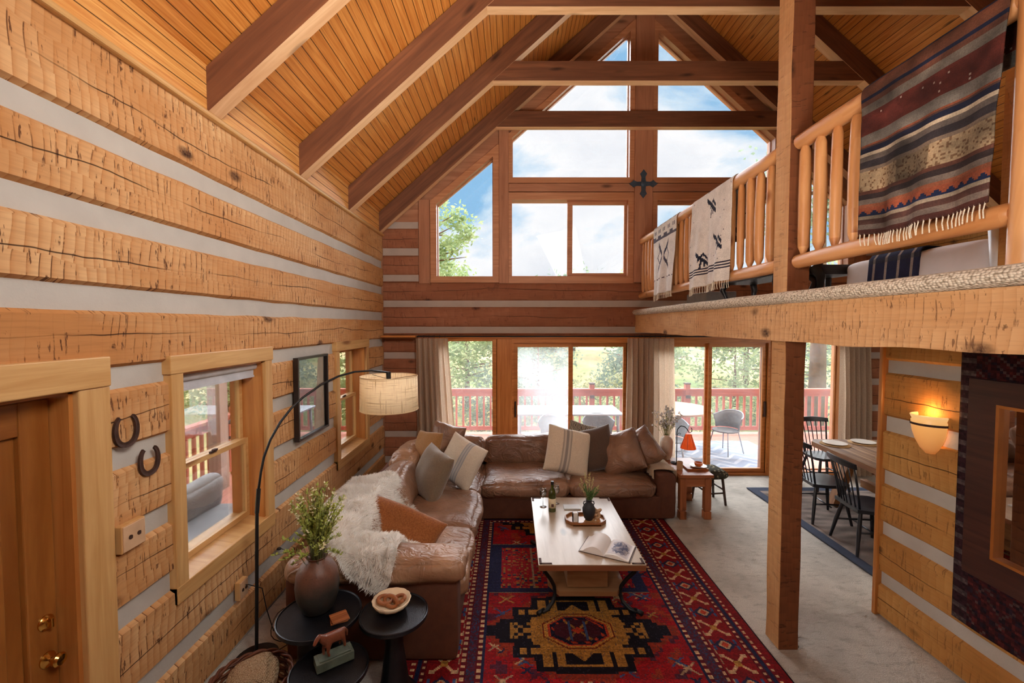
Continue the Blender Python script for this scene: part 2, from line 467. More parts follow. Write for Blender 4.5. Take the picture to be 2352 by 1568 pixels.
M['frame_low'] = wood('door_frame_wood', srgb(226, 152, 84), srgb(184, 110, 50), gr=26, rough=.4)
M['trim'] = wood('pine_trim', srgb(218, 174, 116), srgb(192, 142, 84), gr=22, rough=.4, knot_scale=(1.0, 4.5), knot_col=srgb(120, 66, 26))
M['jamb'] = wood('jamb_wood', srgb(202, 136, 72), srgb(166, 98, 44), gr=20, rough=.35, knot_scale=(1.5, 4), knot_col=srgb(130, 62, 22))
M['doorw'] = wood('door_pine', srgb(170, 108, 50), srgb(134, 76, 30), gr=10, rough=.35, knot_scale=(2.0, 2.6), knot_col=srgb(84, 34, 18))
M['peeled'] = wood('peeled_log', srgb(222, 166, 110), srgb(186, 122, 70), gr=10, rough=.4, knot_scale=(3, 6), knot_col=srgb(120, 60, 26))
M['glass'] = glass('window_glass', refl=.05)
M['glass_door'] = glass('patio_glass', refl=.06, milky=.05)
M['glass_glare'] = glass('window_glass_hazy', refl=.05, milky=.26)  # glare on the pane, put into the glass as milky haze
def carpet_mat(name, a, b):
    t = NT(name); v = t.coord('Object')
    n = t.noise(v, 160, 2); bg = t.noise(v, 1.6, 4, .65); f = t.noise(t.coord('Object', (1, 2.4, 1)), 9, 3, .7)
    c = t.mix(t.ramp(n, (.35, 0.0), (.65, 1.0)), a, b)
    c = t.mix(t.ramp(bg, (.42, 0.0), (.66, .55)), c, tuple(x*.62 for x in b[:3])+(1,))
    c = t.mix(t.ramp(f, (.52, 0.0), (.70, .5)), c, tuple(x*.6 for x in b[:3])+(1,))
    return t.done(c, .95, .1, 0, t.bump(n, .5, .006))
M['carpet'] = carpet_mat('wall_to_wall_carpet', srgb(216, 208, 196), srgb(180, 172, 160))
def weave_mat():
    t = NT('loop_carpet'); v = t.coord('UV', (1, 1, 1))
    d = t.voro(t.coord('UV', (62, 85, 1)), 1, 'F1', 'Distance', .55)
    c = t.mix(t.ramp(d, (.35, 0.0), (.75, 1.0)), srgb(232, 218, 198), srgb(150, 134, 114))
    return t.done(c, .95, .1, 0, t.bump(t.math('SUBTRACT', 1.0, d), .8, .012))
M['weave'] = weave_mat()
M['black'] = plain('black_metal', srgb(30, 30, 32), .45, .3)
M['brass'] = plain('polished_brass', srgb(214, 164, 84), .18, 1.0)
M['iron'] = plain('rusty_iron', srgb(74, 48, 38), .7, .4, bump=.5, var=.3, scale=30)
M['white'] = plain('white_paint', srgb(226, 226, 228), .5)

SL = .88                      # roof slope
EX, EZ, AX = -2.0, 3.73, 2.0  # where the rafters' lower edge meets the left wall; ridge x
def roof_low(x):  # underside of rafters
    return EZ + SL*((x-EX) if x <= AX else (2*AX-EX-x))
BW = 6.74                     # inner face of the gable wall
Y0 = -0.6                     # how far the room runs back past the camera
mir = lambda x: 2*AX-x

# ---------------------------------------------------------------- log walls
def log_strip(mb, plane, a0, a1, z0, z1, base, front, row, mi=0, soft=(True, True), zr=None, wob=.006):
    n = max(1, int(round((a1-a0)/.09))); c = .022; zr = z0 if zr is None else zr
    sgn = 1 if front > base else -1
    prof = []
    zs = [z0, z0+c, z0+(z1-z0)*.35, z0+(z1-z0)*.68, z1-c, z1] if (z1-z0) > .08 else [z0, z0+(z1-z0)*.5, z1]
    vs = []; m = len(zs)
    for i in range(n+1):
        a = a0+(a1-a0)*i/n
        for j, z in enumerate(zs):
            d = front
            if j == 0: d = base if soft[0] else front
            if j == m-1: d = base if soft[1] else front
            zz = z
            if (j == 0 and soft[0]) or (j == m-1 and soft[1]): zz += wob*noise.noise(Vector((a*3.1, row*5+j, 0)))*1.5
            elif 0 < j < m-1: d += sgn*.006*noise.noise(Vector((a*6, row*5.3+z*5, 2)))
            vs.append((d, a, zz) if plane == 'x' else (a, d, zz))
    fs = []; uvs = []
    for i in range(n):
        for j in range(m-1):
            q = (i*m+j, (i+1)*m+j, (i+1)*m+j+1, i*m+j+1); fs.append(q)
            uvs.append([((vs[k][1] if plane == 'x' else vs[k][0])+50, row*10+vs[k][2]-zr) for k in q])
    mb.mesh(vs, fs, uvs, mi)

def log_wall(mb, plane, a0, a1, z0, z1, chinks, base, front, openings=(), mi=0, row0=3):
    """chinks = list of (low, high) bands; logs fill the rest"""
    ch = sorted([c for c in chinks if c[1] > z0 and c[0] < z1])
    rows = []; z = z0
    for lo, hi in ch:
        if lo-z > .01: rows.append((z, lo))
        z = hi
    if z1-z > .01: rows.append((z, z1))
    for r, (lo, hi) in enumerate(rows):
        cuts = sorted({lo, hi} | {v for o in openings for v in (o[2], o[3]) if lo < v < hi})
        for s0, s1 in zip(cuts[:-1], cuts[1:]):
            iv = [(a0, a1)]
            for o in openings:
                if o[2] < s1-1e-6 and o[3] > s0+1e-6:
                    nv = []
                    for p, q in iv:
                        if o[1] <= p or o[0] >= q: nv.append((p, q)); continue
                        if o[0] > p: nv.append((p, o[0]))
                        if o[1] < q: nv.append((o[1], q))
                    iv = nv
            for p, q in iv:
                if q-p > .01:
                    log_strip(mb, plane, p, q, s0, s1, base, front, row0+r, mi, (s0 == lo, s1 == hi), lo)

# left wall ---------------------------------------------------------------
LCH = [(3.23, 3.33), (2.832, 2.935), (2.43, 2.54), (2.037, 2.14), (1.622, 1.727), (1.207, 1.31), (.795, .903), (.338, .44), (-.02, .03)]
W1 = (2.60, 3.48, .80, 2.075); W2 = (4.975, 5.90, .80, 2.06); D1 = (.95, 2.03, 0.0, 2.10)
mb = MB()
holes = [[(o[0], max(o[2], .001)), (o[1], max(o[2], .001)), (o[1], o[3]), (o[0], o[3])] for o in (W1, W2, D1)]
mb.prism([(Y0, -.05), (BW+.2, -.05), (BW+.2, 4.1), (Y0, 4.1)], -2.26, -2.018, 1, 'yz', holes)
mb.build('wall_left', [M['log'], M['chink']], kind='structure')
lw = MB(); log_wall(lw, 'x', Y0, BW, 0, 3.73, LCH, -2.025, -1.99, (W1, W2, D1)); 
wl = bpy.data.objects['wall_left']
lw.build('log_courses', M['log'], wl, smooth=True, angle=50)
# frieze boards and moulding above the logs
mb = MB(); mb.mesh([(-1.985, Y0, 3.74), (-1.985, BW, 3.74), (-1.985, BW, 4.06), (-1.985, Y0, 4.06)], [(0, 1, 2, 3)], [[(0, 0), (7.3, 0), (7.3, .32), (0, .32)]])
mb.box(-2.03, -1.986, Y0, BW, 3.735, 4.06)
mb.build('trim_frieze', M['frieze'], kind='structure')
mb = MB(); mb.box(-2.0, -1.955, Y0, BW, 3.705, 3.742); mb.build('trim_moulding', M['trim'], kind='structure', bevel=.012)
mb = MB(); mb.box(4*1.0+1.955, 6.0, 2.58, BW, 3.705, 3.742); 
mb.build('trim_moulding_right', M['trim'], kind='structure', bevel=.012)

# ceiling -----------------------------------------------------------------
def ceil_pt(x): return roof_low(x)+.30
mb = MB()
for sx in (0, 1):
    xa, xb = (-2.02, 2.0) if sx == 0 else (6.02, 2.0)
    za, zb = ceil_pt(-2.02), ceil_pt(2.0)
    L = math.hypot(4.02, zb-za)
    vs = [(xa, Y0, za), (xa, BW+.2, za), (xb, BW+.2, zb), (xb, Y0, zb), (xa, Y0, za+.12), (xa, BW+.2, za+.12), (xb, BW+.2, zb+.12), (xb, Y0, zb+.12)]
    o = sx*20
    mb.mesh(vs, [(0, 1, 2, 3), (7, 6, 5, 4), (0, 4, 5, 1), (3, 2, 6, 7), (0, 3, 7, 4), (1, 5, 6, 2)],
            [[(0+o, 0), (7.5+o, 0), (7.5+o, L), (0+o, L)]]*2+[[(0, 0), (0, .1), (7, .1), (7, 0)]]*2+[[(0, 0), (4, 0), (4, .1), (0, .1)]]*2)
mb.build('ceiling', M['ceil'], kind='structure')

# trusses -----------------------------------------------------------------
def bar4(mb, A, B, mi=0, low=1):
    """A, B = 4 corners (bottom front, bottom back, top back, top front) of both ends"""
    A = [Vector(a) for a in A]; B = [Vector(b) for b in B]
    L = (B[0]-A[0]).length; o = random.uniform(0, 30); vs = A+B
    u = 0
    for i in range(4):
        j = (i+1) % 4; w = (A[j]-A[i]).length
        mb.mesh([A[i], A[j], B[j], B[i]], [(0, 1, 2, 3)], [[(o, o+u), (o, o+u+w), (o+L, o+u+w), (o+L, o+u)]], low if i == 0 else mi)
        u += w
    for E in (A, B): mb.mesh(E, [(0, 1, 2, 3)], [[(p.y, p.z) for p in E]], mi)
TRUSS = [(2.95, 'roof truss nearest the camera crossing the upper left ceiling'),
         (4.18, 'second roof truss, tie beam at the top edge of the view'),
         (5.40, 'roof truss third from the camera, its tie beam across the gable window peak'),
         (6.62, 'roof truss set against the gable wall, its lower tie beam across the window')]
for (yc, lab) in TRUSS:
    t = empty('roof_truss', (0, yc, 0), 0, lab+', brown timber', 'roof truss', 'timber roof trusses')
    for sx in (0, 1):
        q = (lambda x: x) if sx == 0 else mir
        mb = MB(); w = .06
        zb0, zb1 = EZ+.01, roof_low(AX)
        A = [(q(-1.984), -w, zb0), (q(-1.984), w, zb0), (q(-1.984), w, zb0+.29), (q(-1.984), -w, zb0+.29)]
        B = [(AX, -w, zb1), (AX, w, zb1), (AX, w, zb1+.285), (AX, -w, zb1+.285)]
        bar4(mb, A, B); mb.build('rafter', [M['rafter'], M['rafter_low_lit']], t, bevel=.008)
    mb = MB(); z0, z1 = 5.285, 5.515; x0 = EX+(z0-EZ)/SL-.02; x1 = EX+(z1-EZ)/SL
    w = .055
    bar4(mb, [(x0, -w, z0), (x0, w, z0), (x1, w, z1), (x1, -w, z1)], [(mir(x0), -w, z0), (mir(x0), w, z0), (mir(x1), w, z1), (mir(x1), -w, z1)])
    mb.build('tie_beam', [M['rafter'], M['rafter_low_lit']], t, bevel=.008)

# gable wall --------------------------------------------------------------
TL = [(-1.159, 3.10), (-.292, 3.10), (-.292, 4.913), (-1.159, 4.198)]
MIDW = [(0.0, 3.104), (1.777, 3.104), (1.777, 4.264), (0.0, 4.264)]
UP = [(0.0, 4.60), (1.79, 4.60), (1.79, 6.775), (0.0, 5.19)]
mirp = lambda P: [(mir(x), z) for x, z in P][::-1]
FIXL = [(-1.10, .06), (-.297, .06), (-.297, 2.11), (-1.10, 2.11)]
SLD = [(0.03, .012), (1.80, .012), (1.80, 2.07), (0.03, 2.07)]
mb = MB()
gable = [(-2.02, -.05), (6.02, -.05), (6.02, 4.0), (2.0, 7.6), (-2.02, 4.0)]
hs = [offset_poly(p, .07) for p in (TL, MIDW, UP, mirp(TL), mirp(MIDW), mirp(UP))]
hs += [offset_poly(FIXL, .03), SLD, offset_poly(mirp(FIXL), .03), mirp(SLD)]
mb.prism(gable, BW+.015, BW+.22, 0, 'xz', hs)
mb.build('wall_back', [M['panel']], kind='structure')
wb = bpy.data.objects['wall_back']
BCH = [(.2, .3), (.606, .697), (1.01, 1.11), (1.42, 1.52), (1.83, 1.93), (2.225, 2.326), (2.63, 2.73), (3.024, 3.124), (3.42, 3.53), (3.83, 3.93)]
lb = MB(); cb = MB()
for (a0, a1, z0, z1) in ((-1.985, -1.20, 0, 2.13), (-1.985, 5.985, 2.19, 3.005), (-1.985, -1.44, 3.005, 3.93), (5.44, 5.985, 3.005, 3.93), (5.20, 5.985, 0, 2.13)):
    log_wall(lb, 'y', a0, a1, z0, z1, BCH, BW+.012, BW-.012, mi=0, row0=int(20+a0*3))
    for c0, c1 in BCH:
        p, q = max(c0, z0), min(c1, z1)
        if q > p: cb.box(a0, a1, BW+.004, BW+.013, p, q)
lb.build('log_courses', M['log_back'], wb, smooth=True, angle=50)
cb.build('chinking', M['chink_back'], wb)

def ring(poly, w, y0, y1, mb=None, win=0.0):
    mb = mb or MB(); mb.prism(offset_poly(poly, w), y0, y1, 0, 'xz', [offset_poly(poly, -win) if win else poly]); return mb
def window(n, glass_poly, w, y0=BW-.015, y1=BW+.20, gy=BW+.13, mat='frame', sash=None, gm='glass'):
    t = empty('window_%d' % n, (0, 0, 0), kind='structure')
    ring(glass_poly, w, y0, y1).build('window_frame', M[mat], t, bevel=.004)
    ring(glass_poly, .012, gy-.03, gy+.03, win=.012).build('glazing_bead', M[mat], t)
    mb = MB(); mb.prism(offset_poly(glass_poly, .01), gy-.003, gy+.003, 0, 'xz'); mb.build('glass_pane', M[gm], t)
    return t
window(1, TL, .095)
window(2, UP, .085); window(3, mirp(UP), .085); window(4, mirp(TL), .095)
for n, P in ((5, MIDW), (6, mirp(MIDW))):
    t = empty('window_%d' % n, (0, 0, 0), kind='structure')
    ring(P, .11, BW-.015, BW+.2).build('window_frame', M['frame'], t, bevel=.004)
    q = (lambda x: x) if n == 5 else mir
    a, b = (0.0, .865), (.905, 1.777)
    mb = MB(); mb.box(q(a[0]), q(a[1]), BW+.147, BW+.153, 3.104, 4.264); mb.build('glass_pane', M['glass'], t)
    s = MB(); P2 = [(q(b[0]+.035), 3.16), (q(b[1]-.035), 3.16), (q(b[1]-.035), 4.215), (q(b[0]+.035), 4.215)]
    s.prism([(q(b[0]-.045), 3.105), (q(b[1]), 3.105), (q(b[1]), 4.263), (q(b[0]-.045), 4.263)], BW+.09, BW+.13, 0, 'xz', [P2])
    sash = s.build('sash', M['frame'], t, bevel=.004)
    mb = MB(); mb.box(q(b[0]+.03), q(b[1]-.03), BW+.107, BW+.112, 3.15, 4.225); mb.build('glass_pane', M['glass'], sash)
    mb = MB()
    for z in (3.45, 3.88): mb.box(q(b[0]-.05), q(b[0]-.02), BW+.06, BW+.09, z, z+.07)
    mb.build('sash_latch', M['frame'], sash, bevel=.006)
# mullion, transoms and post boards
mb = MB(); mb.box(1.862, 2.138, BW-.055, BW+.02, 3.0, 7.02, T=None); mb.build('trim_1', M['panel'], kind='structure', bevel=.01)
for k, (x0, x1, z0, z1, d) in enumerate(((-.05, 1.862, 4.385, 4.505, .03), (2.138, 4.05, 4.385, 4.505, .03), (-.20, -.05, 2.99, 5.45, .035), (4.05, 4.20, 2.99, 5.45, .035), (-1.43, -1.262, 2.99, 4.27, .02), (5.262, 5.43, 2.99, 4.27, .02))):
    mb = MB(); mb.box(x0, x1, BW-d, BW+.02, z0, z1); mb.build('trim_%d' % (k+2), M['panel'], kind='structure', bevel=.006)

# patio doors -------------------------------------------------------------
def patio(n, q, milky):
    t = empty('door_%d' % n, (0, 0, 0), kind='structure')
    s = MB(); s.prism([(q(0.0), 0), (q(1.86), 0), (q(1.86), 2.13), (q(0.0), 2.13)], BW-.02, BW+.19, 0, 'xz', [[(q(.03), .035), (q(1.80), .035), (q(1.80), 2.075), (q(.03), 2.075)]])
    s.build('door_frame', M['frame_low'], t, bevel=.005)
    for k, (a, b, y) in enumerate(((.03, .93, BW+.05), (.90, 1.80, BW+.11))):
        s = MB(); s.prism([(q(a), .04), (q(b), .04), (q(b), 2.072), (q(a), 2.072)], y-.02, y+.02, 0, 'xz', [[(q(a+.058), .10), (q(b-.048), .10), (q(b-.048), 2.009), (q(a+.058), 2.009)]])
        d = s.build('sliding_sash', M['frame_low'], t, bevel=.005)
        g = MB(); g.box(q(a+.05), q(b-.04), y-.004, y+.004, .09, 2.02); g.build('glass_pane', M['glass_glare' if (milky and k == 0) else 'glass_door'], d)
        if k == 0:
            h = MB(); h.box(q(a+.012), q(a+.035), y-.055, y-.02, .92, 1.16); h.build('door_handle', M['iron'], d, bevel=.004)
patio(1, lambda x: x, True); patio(2, mir, False)
for n, P in ((7, FIXL), (8, mirp(FIXL))):
    t = window(n, P, .055, BW-.015, BW+.2, BW+.12, 'frame_low', gm='glass_door')
for k, (x0, x1) in enumerate(((-.235, 0.0), (1.86, 2.14), (4.0, 4.235))):
    mb = MB(); mb.box(x0, x1, BW-.03, BW+.02, 0, 2.14); mb.build('trim_%d' % (k+10), M['frame_low'], kind='structure', bevel=.008)
mb = MB(); mb.box(-1.2, 5.2, BW-.02, BW+.02, 2.128, 2.19); mb.build('trim_20', M['frame_low'], kind='structure', bevel=.006)
mb = MB(); mb.box(-1.98, -1.45, BW-.20, BW-.012, 2.165, 2.195); mb.build('trim_21', M['frame_low'], kind='structure', bevel=.004)

# floor -------------------------------------------------------------------
mb = MB(); mb.box(-2.26, 6.26, Y0, BW+.05, -.12, 0); mb.build('floor', M['carpet'], kind='structure')
# loft floor and its edge
mb = MB(); mb.box(2.10, 6.0, Y0, BW, 2.40, 2.56); mb.build('floor_loft', M['carpet'], kind='structure')
mb = MB()
prof = [(2.12, 2.505), (1.905, 2.505), (1.868, 2.52), (1.855, 2.55), (1.872, 2.580), (1.93, 2.592), (2.12, 2.585)]
n = 60
vs = []; fs = []; uvs = []
cum = [0]
for i in range(1, len(prof)): cum.append(cum[-1]+math.dist(prof[i], prof[i-1]))
for i in range(n+1):
    y = Y0+(BW-.01-Y0)*i/n
    for (x, z) in prof: vs.append((x+.004*noise.noise(Vector((y*2, z*9, 0))), y, z+.006*noise.noise(Vector((y*2.3, 0, x)))))
for i in range(n):
    for j in range(len(prof)-1):
        a = i*len(prof)+j; q = (a, a+len(prof), a+len(prof)+1, a+1); fs.append(q)
        y0_, y1_ = vs[a][1], vs[a+len(prof)][1]
        uvs.append([(y0_, cum[j]), (y1_, cum[j]), (y1_, cum[j+1]), (y0_, cum[j+1])])
mb.mesh(vs, fs, uvs); mb.build('trim_carpet_nosing', M['weave'], kind='structure', smooth=True)
# loft edge beam (hewn, uneven underside)
mb = MB(); n = 70; vs = []; fs = []; uvs = []
zz = [2.243, 2.26, 2.33, 2.42, 2.505]
for i in range(n+1):
    y = Y0+(BW-.005-Y0)*i/n
    row = [(2.13, 2.243)]+[(1.905+.012*noise.noise(Vector((y*5, z*9, 1))), z) for z in zz]+[(2.13, 2.505)]
    for j, (x, z) in enumerate(row):
        if z < 2.3: z += .018*noise.noise(Vector((y*2.2, 3, 0)))
        vs.append((x, y, z))
    m = len(row)
for i in range(n):
    for j in range(m-1):
        a = i*m+j; q = (a, a+m, a+m+1, a+1); fs.append(q)
        f = lambda k: (vs[k][1]+50, 70+(vs[k][2]-2.243 if j > 0 else -vs[k][0]+1.9))
        uvs.append([f(k) for k in q])
mb.mesh(vs, fs, uvs)
mb.build('loft_beam', M['beam'], smooth=True, angle=40, label='long axe-hewn honey coloured beam carrying the edge of the loft floor', cat='beam')
# post
def hewn_post(name, x0, x1, y0, y1, z0, z1, mats, seed, **k):
    mb = MB(); n = int((z1-z0)/.12); vs = []; 
    cs = [(x0, y0), (x1, y0), (x1, y1), (x0, y1)]; cx, cy = (x0+x1)/2, (y0+y1)/2
    ch = .008
    for i in range(n+1):
        z = z0+(z1-z0)*i/n
        for j, (x, y) in enumerate(cs):
            dx = .007*noise.noise(Vector((z*2.3, j*3+seed, 0))); dy = .007*noise.noise(Vector((z*2.3, j*3+seed, 5)))
            vs.append((x+dx, y+dy, z))
    for i in range(n):
        for j in range(4):
            j2 = (j+1) % 4; a = i*4+j; q = (a, i*4+j2, (i+1)*4+j2, (i+1)*4+j)
            w = .17
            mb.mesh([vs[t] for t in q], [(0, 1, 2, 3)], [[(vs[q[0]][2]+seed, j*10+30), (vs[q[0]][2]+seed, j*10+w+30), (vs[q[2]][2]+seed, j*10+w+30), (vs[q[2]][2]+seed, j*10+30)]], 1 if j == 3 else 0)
    mb.mesh(vs[:4], [(0, 1, 2, 3)]); mb.mesh(vs[-4:], [(0, 1, 2, 3)])
    return mb.build(name, mats, merge=True, bevel=.006, **k)
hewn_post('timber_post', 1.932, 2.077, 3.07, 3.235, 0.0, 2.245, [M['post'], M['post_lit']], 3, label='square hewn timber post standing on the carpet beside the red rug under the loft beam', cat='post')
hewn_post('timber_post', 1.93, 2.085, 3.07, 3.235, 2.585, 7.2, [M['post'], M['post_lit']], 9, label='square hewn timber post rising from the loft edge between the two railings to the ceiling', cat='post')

# loft railings -----------------------------------------------------------
RX = 1.99
def railing(y0, y1, ys, label):
    t = empty('loft_railing', (RX, y0, 2.58), 0, label, 'railing', 'peeled log loft railings')
    def rail(nm, z, r, sd):
        n = max(4, int((y1-y0)/.2)); pts = []; rr = []
        for i in range(n+1):
            y = (y1-y0)*i/n
            pts.append((.012*noise.noise(Vector((y*.9, sd, 0))), y, z-2.58+.012*noise.noise(Vector((y*.9, 0, sd)))))
            rr.append(r*(1+.1*noise.noise(Vector((y*1.5, sd, 3)))))
        pts = [(pts[0][0], pts[0][1]-.02, pts[0][2])]+pts; rr = [r*.75]+rr
        mb = MB(); mb.tube(pts, rr, 14); mb.build(nm, M['peeled'], t, smooth=True, angle=50)
    rail('top_rail', 3.615, .052, 1.3+y0); rail('bottom_rail', 2.80, .048, 4.2+y0)
    for y in ys:
        mb = MB(); a = random.uniform(-.008, .008); r = random.uniform(.030, .038)
        zs = [.23, .27, .31, .45, .65, .85, .95, 1.0]
        rs = [.016, .018, r*.92, r, r*1.03, r*.95, r*.9, .018]
        mb.tube([(a*math.sin(z*4), y-y0+a*math.cos(z*3), z) for z in zs], rs, 10)
        mb.build('baluster', M['peeled'], t, smooth=True, angle=50)
    return t
railing(3.262, 6.72, [3.38+.147*i for i in range(23)], 'far loft railing of peeled logs between the timber post and the gable wall')
railing(1.76, 3.045, [3.0-.147*i for i in range(8)], 'near loft railing of peeled logs under the large striped blanket, front of the timber post')
mb = MB(); mb.tube([(2.0, 1.70, 2.585), (2.0, 1.70, 3.1), (2.0, 1.70, 3.95)], [.058, .055, .052], 14)
mb.build('newel_post', M['peeled'], smooth=True, angle=50, label='round log newel post at the right end of the near loft railing', cat='post')

# partition wall under the loft ------------------------------------------
PCH = [(2.06, 2.15), (1.66, 1.745), (1.27, 1.35), (.885, .955), (.47, .545), (.07, .13)]
PX = 2.985
mb = MB(); mb.box(PX+.012, PX+.16, 1.2, 3.47, 0, 2.40); mb.build('wall_partition', M['chink'], kind='structure')
wp = bpy.data.objects['wall_partition']
mb = MB(); log_wall(mb, 'x', 1.2, 3.46, 0, 2.40, [(1.985, 2.075), (1.52, 1.63), (1.09, 1.19), (.68, .775), (.27, .36)], PX+.018, PX-.012, row0=41)
mb.build('log_courses', M['log_low'], wp, smooth=True, angle=50)
mb = MB(); mb.box(PX-.035, PX+.17, 3.455, 3.49, 0, 2.40); mb.build('trim_30', M['jamb'], kind='structure', bevel=.008)

# right wall & side room shell -------------------------------------------
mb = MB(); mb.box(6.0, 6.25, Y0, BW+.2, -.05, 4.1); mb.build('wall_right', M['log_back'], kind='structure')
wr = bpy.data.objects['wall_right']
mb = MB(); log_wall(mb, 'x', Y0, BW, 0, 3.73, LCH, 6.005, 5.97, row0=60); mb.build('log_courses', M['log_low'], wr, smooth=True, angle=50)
cb = MB()
for c0, c1 in LCH: cb.box(5.985, 6.0, Y0, BW, c0, c1)
cb.build('chinking', M['chink'], wr)
# loft partition behind the bed (knee wall)
mb = MB(); mb.box(2.66, 6.0, 2.30, 2.40, 2.58, 5.2); mb.build('wall_loft', M['log_low'], kind='structure')

mb = MB(); mb.box(-2.26, 6.26, Y0-.2, Y0, -.05, 7.7); mb.build('wall_front', M['log_back'], kind='structure')
# left door ---------------------------------------------------------------
t = empty('door_3', (-2.0, 1.5, 0), kind='structure')
mb = MB()
mb.box(-.025, .03, .47, .625, 0, 2.06); mb.box(-.025, .038, -.62, .625, 2.06, 2.205)
mb.build('door_casing', M['trim'], t, bevel=.006)
mb = MB(); mb.box(-.24, .0, .45, .49, 0, 2.07); mb.box(-.24, 0, -.55, .49, 2.045, 2.085); mb.build('door_jamb', M['jamb'], t)
mb = MB(); X0, X1 = -.13, -.085
mb.box(X0, X1, .325, .447, 0.02, 2.03); mb.box(X0, X1, -.55, -.43, .02, 2.03)
mb.box(X0, X1, -.43, .325, 1.885, 2.03); mb.box(X0, X1, -.43, .325, .58, .80); mb.box(X0, X1, -.43, .325, .02, .25)
mb.box(X0, X1, -.11, .0, .80, 1.885)
mb.build('door_slab', M['doorw'], t, bevel=.006)
for (a, b) in ((-.43, -.11), (.0, .325)):
    mb = MB(); mb.box(X0+.01, X1-.022, a, b, .80, 1.885); mb.box(X0+.01, X1-.008, a+.07, b-.07, .87, 1.815); mb.build('door_panel', M['doorw'], t, bevel=.012)
def brass_lathe(prof, loc, name, par, n=20):
    mb = MB(); mb.M = trs(loc, (0, PI/2, 0)); mb.lathe(prof, n=n); return mb.build(name, M['brass'], par, smooth=True, angle=40)
brass_lathe([(.034, 0), (.034, .006), (.026, .014), (.012, .02)], (X1, .395, 1.03), 'deadbolt', t)
mb = MB(); mb.M = trs((X1, .395, 1.03), (0, 0, 0)); mb.box(.015, .035, -.006, .006, -.022, .022); mb.build('thumb_turn', M['brass'], t, bevel=.003)
brass_lathe([(.034, 0), (.034, .006), (.02, .012), (.011, .02), (.011, .035), (.028, .045), (.03, .058), (.022, .068), (.001, .072)], (X1, .395, .86), 'door_knob', t)

# side windows ------------------------------------------------------------
def side_window(n, W, blind):
    y0, y1, z0, z1 = W; yc = (y0+y1)/2
    t = empty('window_%d' % n, (-2.0, 0, 0), kind='structure')
    mb = MB()
    mb.box(-.03, .028, y0-.09, y0+.005, z0-.10, z1+.0); mb.box(-.03, .028, y1-.005, y1+.09, z0-.10, z1+.0)
    mb.box(-.03, .034, y0-.10, y1+.10, z1-.005, z1+.105); mb.box(-.03, .03, y0-.09, y1+.09, z0-.10, z0+.005)
    mb.build('window_casing', M['trim'], t, bevel=.005)
    mb = MB(); d0 = -.255
    mb.box(d0, .0, y0-.01, y0+.02, z0, z1); mb.box(d0, .0, y1-.02, y1+.01, z0, z1); mb.box(d0, .0, y0, y1, z1-.02, z1+.01)
    mb.build('window_jamb', M['jamb'], t)
    mb = MB(); mb.prism([(d0, z0-.02), (.005, z0-.02), (.005, z0+.005), (-.09, z0+.02), (d0, z0+.045)], y0, y1, 0, 'xz')
    mb.M = None; mb.build('window_sill', M['trim'], t)
    a, b = y0+.02, y1-.02; zm = (z0+z1)/2+.0
    for nm, zz0, zz1, x in (('sash', z0+.03, zm+.02, -.135), ('sash', zm-.02, z1-.02, -.175)):
        s = MB(); s.prism([(a, zz0), (b, zz0), (b, zz1), (a, zz1)], x-.018, x+.018, 0, 'yz', [[(a+.035, zz0+.04), (b-.035, zz0+.04), (b-.035, zz1-.035), (a+.035, zz1-.035)]])
        o = s.build(nm, M['trim'], t, bevel=.003)
        g = MB(); g.box(x-.003, x+.003, a+.03, b-.03, zz0+.035, zz1-.03); g.build('glass_pane', M['glass'], o)
    mb = MB(); mb.box(-.12, -.10, (a+b)/2-.03, (a+b)/2+.03, zm+.02, zm+.035); mb.box(-.115, -.09, (a+b)/2-.01, (a+b)/2+.025, zm+.03, zm+.045); mb.build('sash_lock', M['iron'], t, bevel=.003)
    return t
side_window(9, W1, True); side_window(10, W2, False)
# ---------------------------------------------------------------- camera, light, sky
cam = bpy.data.cameras.new('camera'); co = bpy.data.objects.new('camera', cam); COL.objects.link(co)
cam.sensor_width = 36; cam.lens = 36*1000/2352; cam.clip_start = .02; cam.clip_end = 500
co.location = (0, 0, 2.36); co.rotation_euler = (PI/2-math.atan(.039), 0, 0)
SC.camera = co
def area(name, loc, target, size, energy, col, sy=None, spread=180):
    l = bpy.data.lights.new(name, 'AREA'); l.energy = energy; l.color = col; l.size = size
    l.spread = math.radians(spread)
    if sy: l.shape = 'RECTANGLE'; l.size_y = sy
    o = bpy.data.objects.new(name, l); COL.objects.link(o); o.location = loc
    o.rotation_euler = (Vector(target)-Vector(loc)).to_track_quat('-Z', 'Y').to_euler(); return o
def point(name, loc, energy, col, r=.03):
    l = bpy.data.lights.new(name, 'POINT'); l.energy = energy; l.color = col; l.shadow_soft_size = r
    o = bpy.data.objects.new(name, l); COL.objects.link(o); o.location = loc; return o
sun = bpy.data.lights.new('sun', 'SUN'); sun.energy = 3.2; sun.angle = .02; sun.color = (1, .95, .86)
so = bpy.data.objects.new('sun', sun); COL.objects.link(so); so.rotation_euler = Vector((-.42, .16, -.85)).to_track_quat('-Z', 'Y').to_euler()
def wide_sun(name, frm, energy, col, ang):
    l = bpy.data.lights.new(name, 'SUN'); l.energy = energy; l.angle = math.radians(ang); l.color = col
    o = bpy.data.objects.new(name, l); COL.objects.link(o); o.rotation_euler = (-Vector(frm)).to_track_quat('-Z', 'Y').to_euler(); return o
wide_sun('sky_glow_right', (.60, 1, .42), 6.4, (.93, .96, 1.0), 75)
wide_sun('sky_glow_left', (-.50, 1, .48), 5.2, (.93, .96, 1.0), 75)
wide_sun('sky_glow_high', (.12, 1, .95), 5.0, (.93, .96, 1.0), 60)
wide_sun('sky_glow_side', (-1, .30, .50), 2.6, (.95, .97, 1.0), 60)
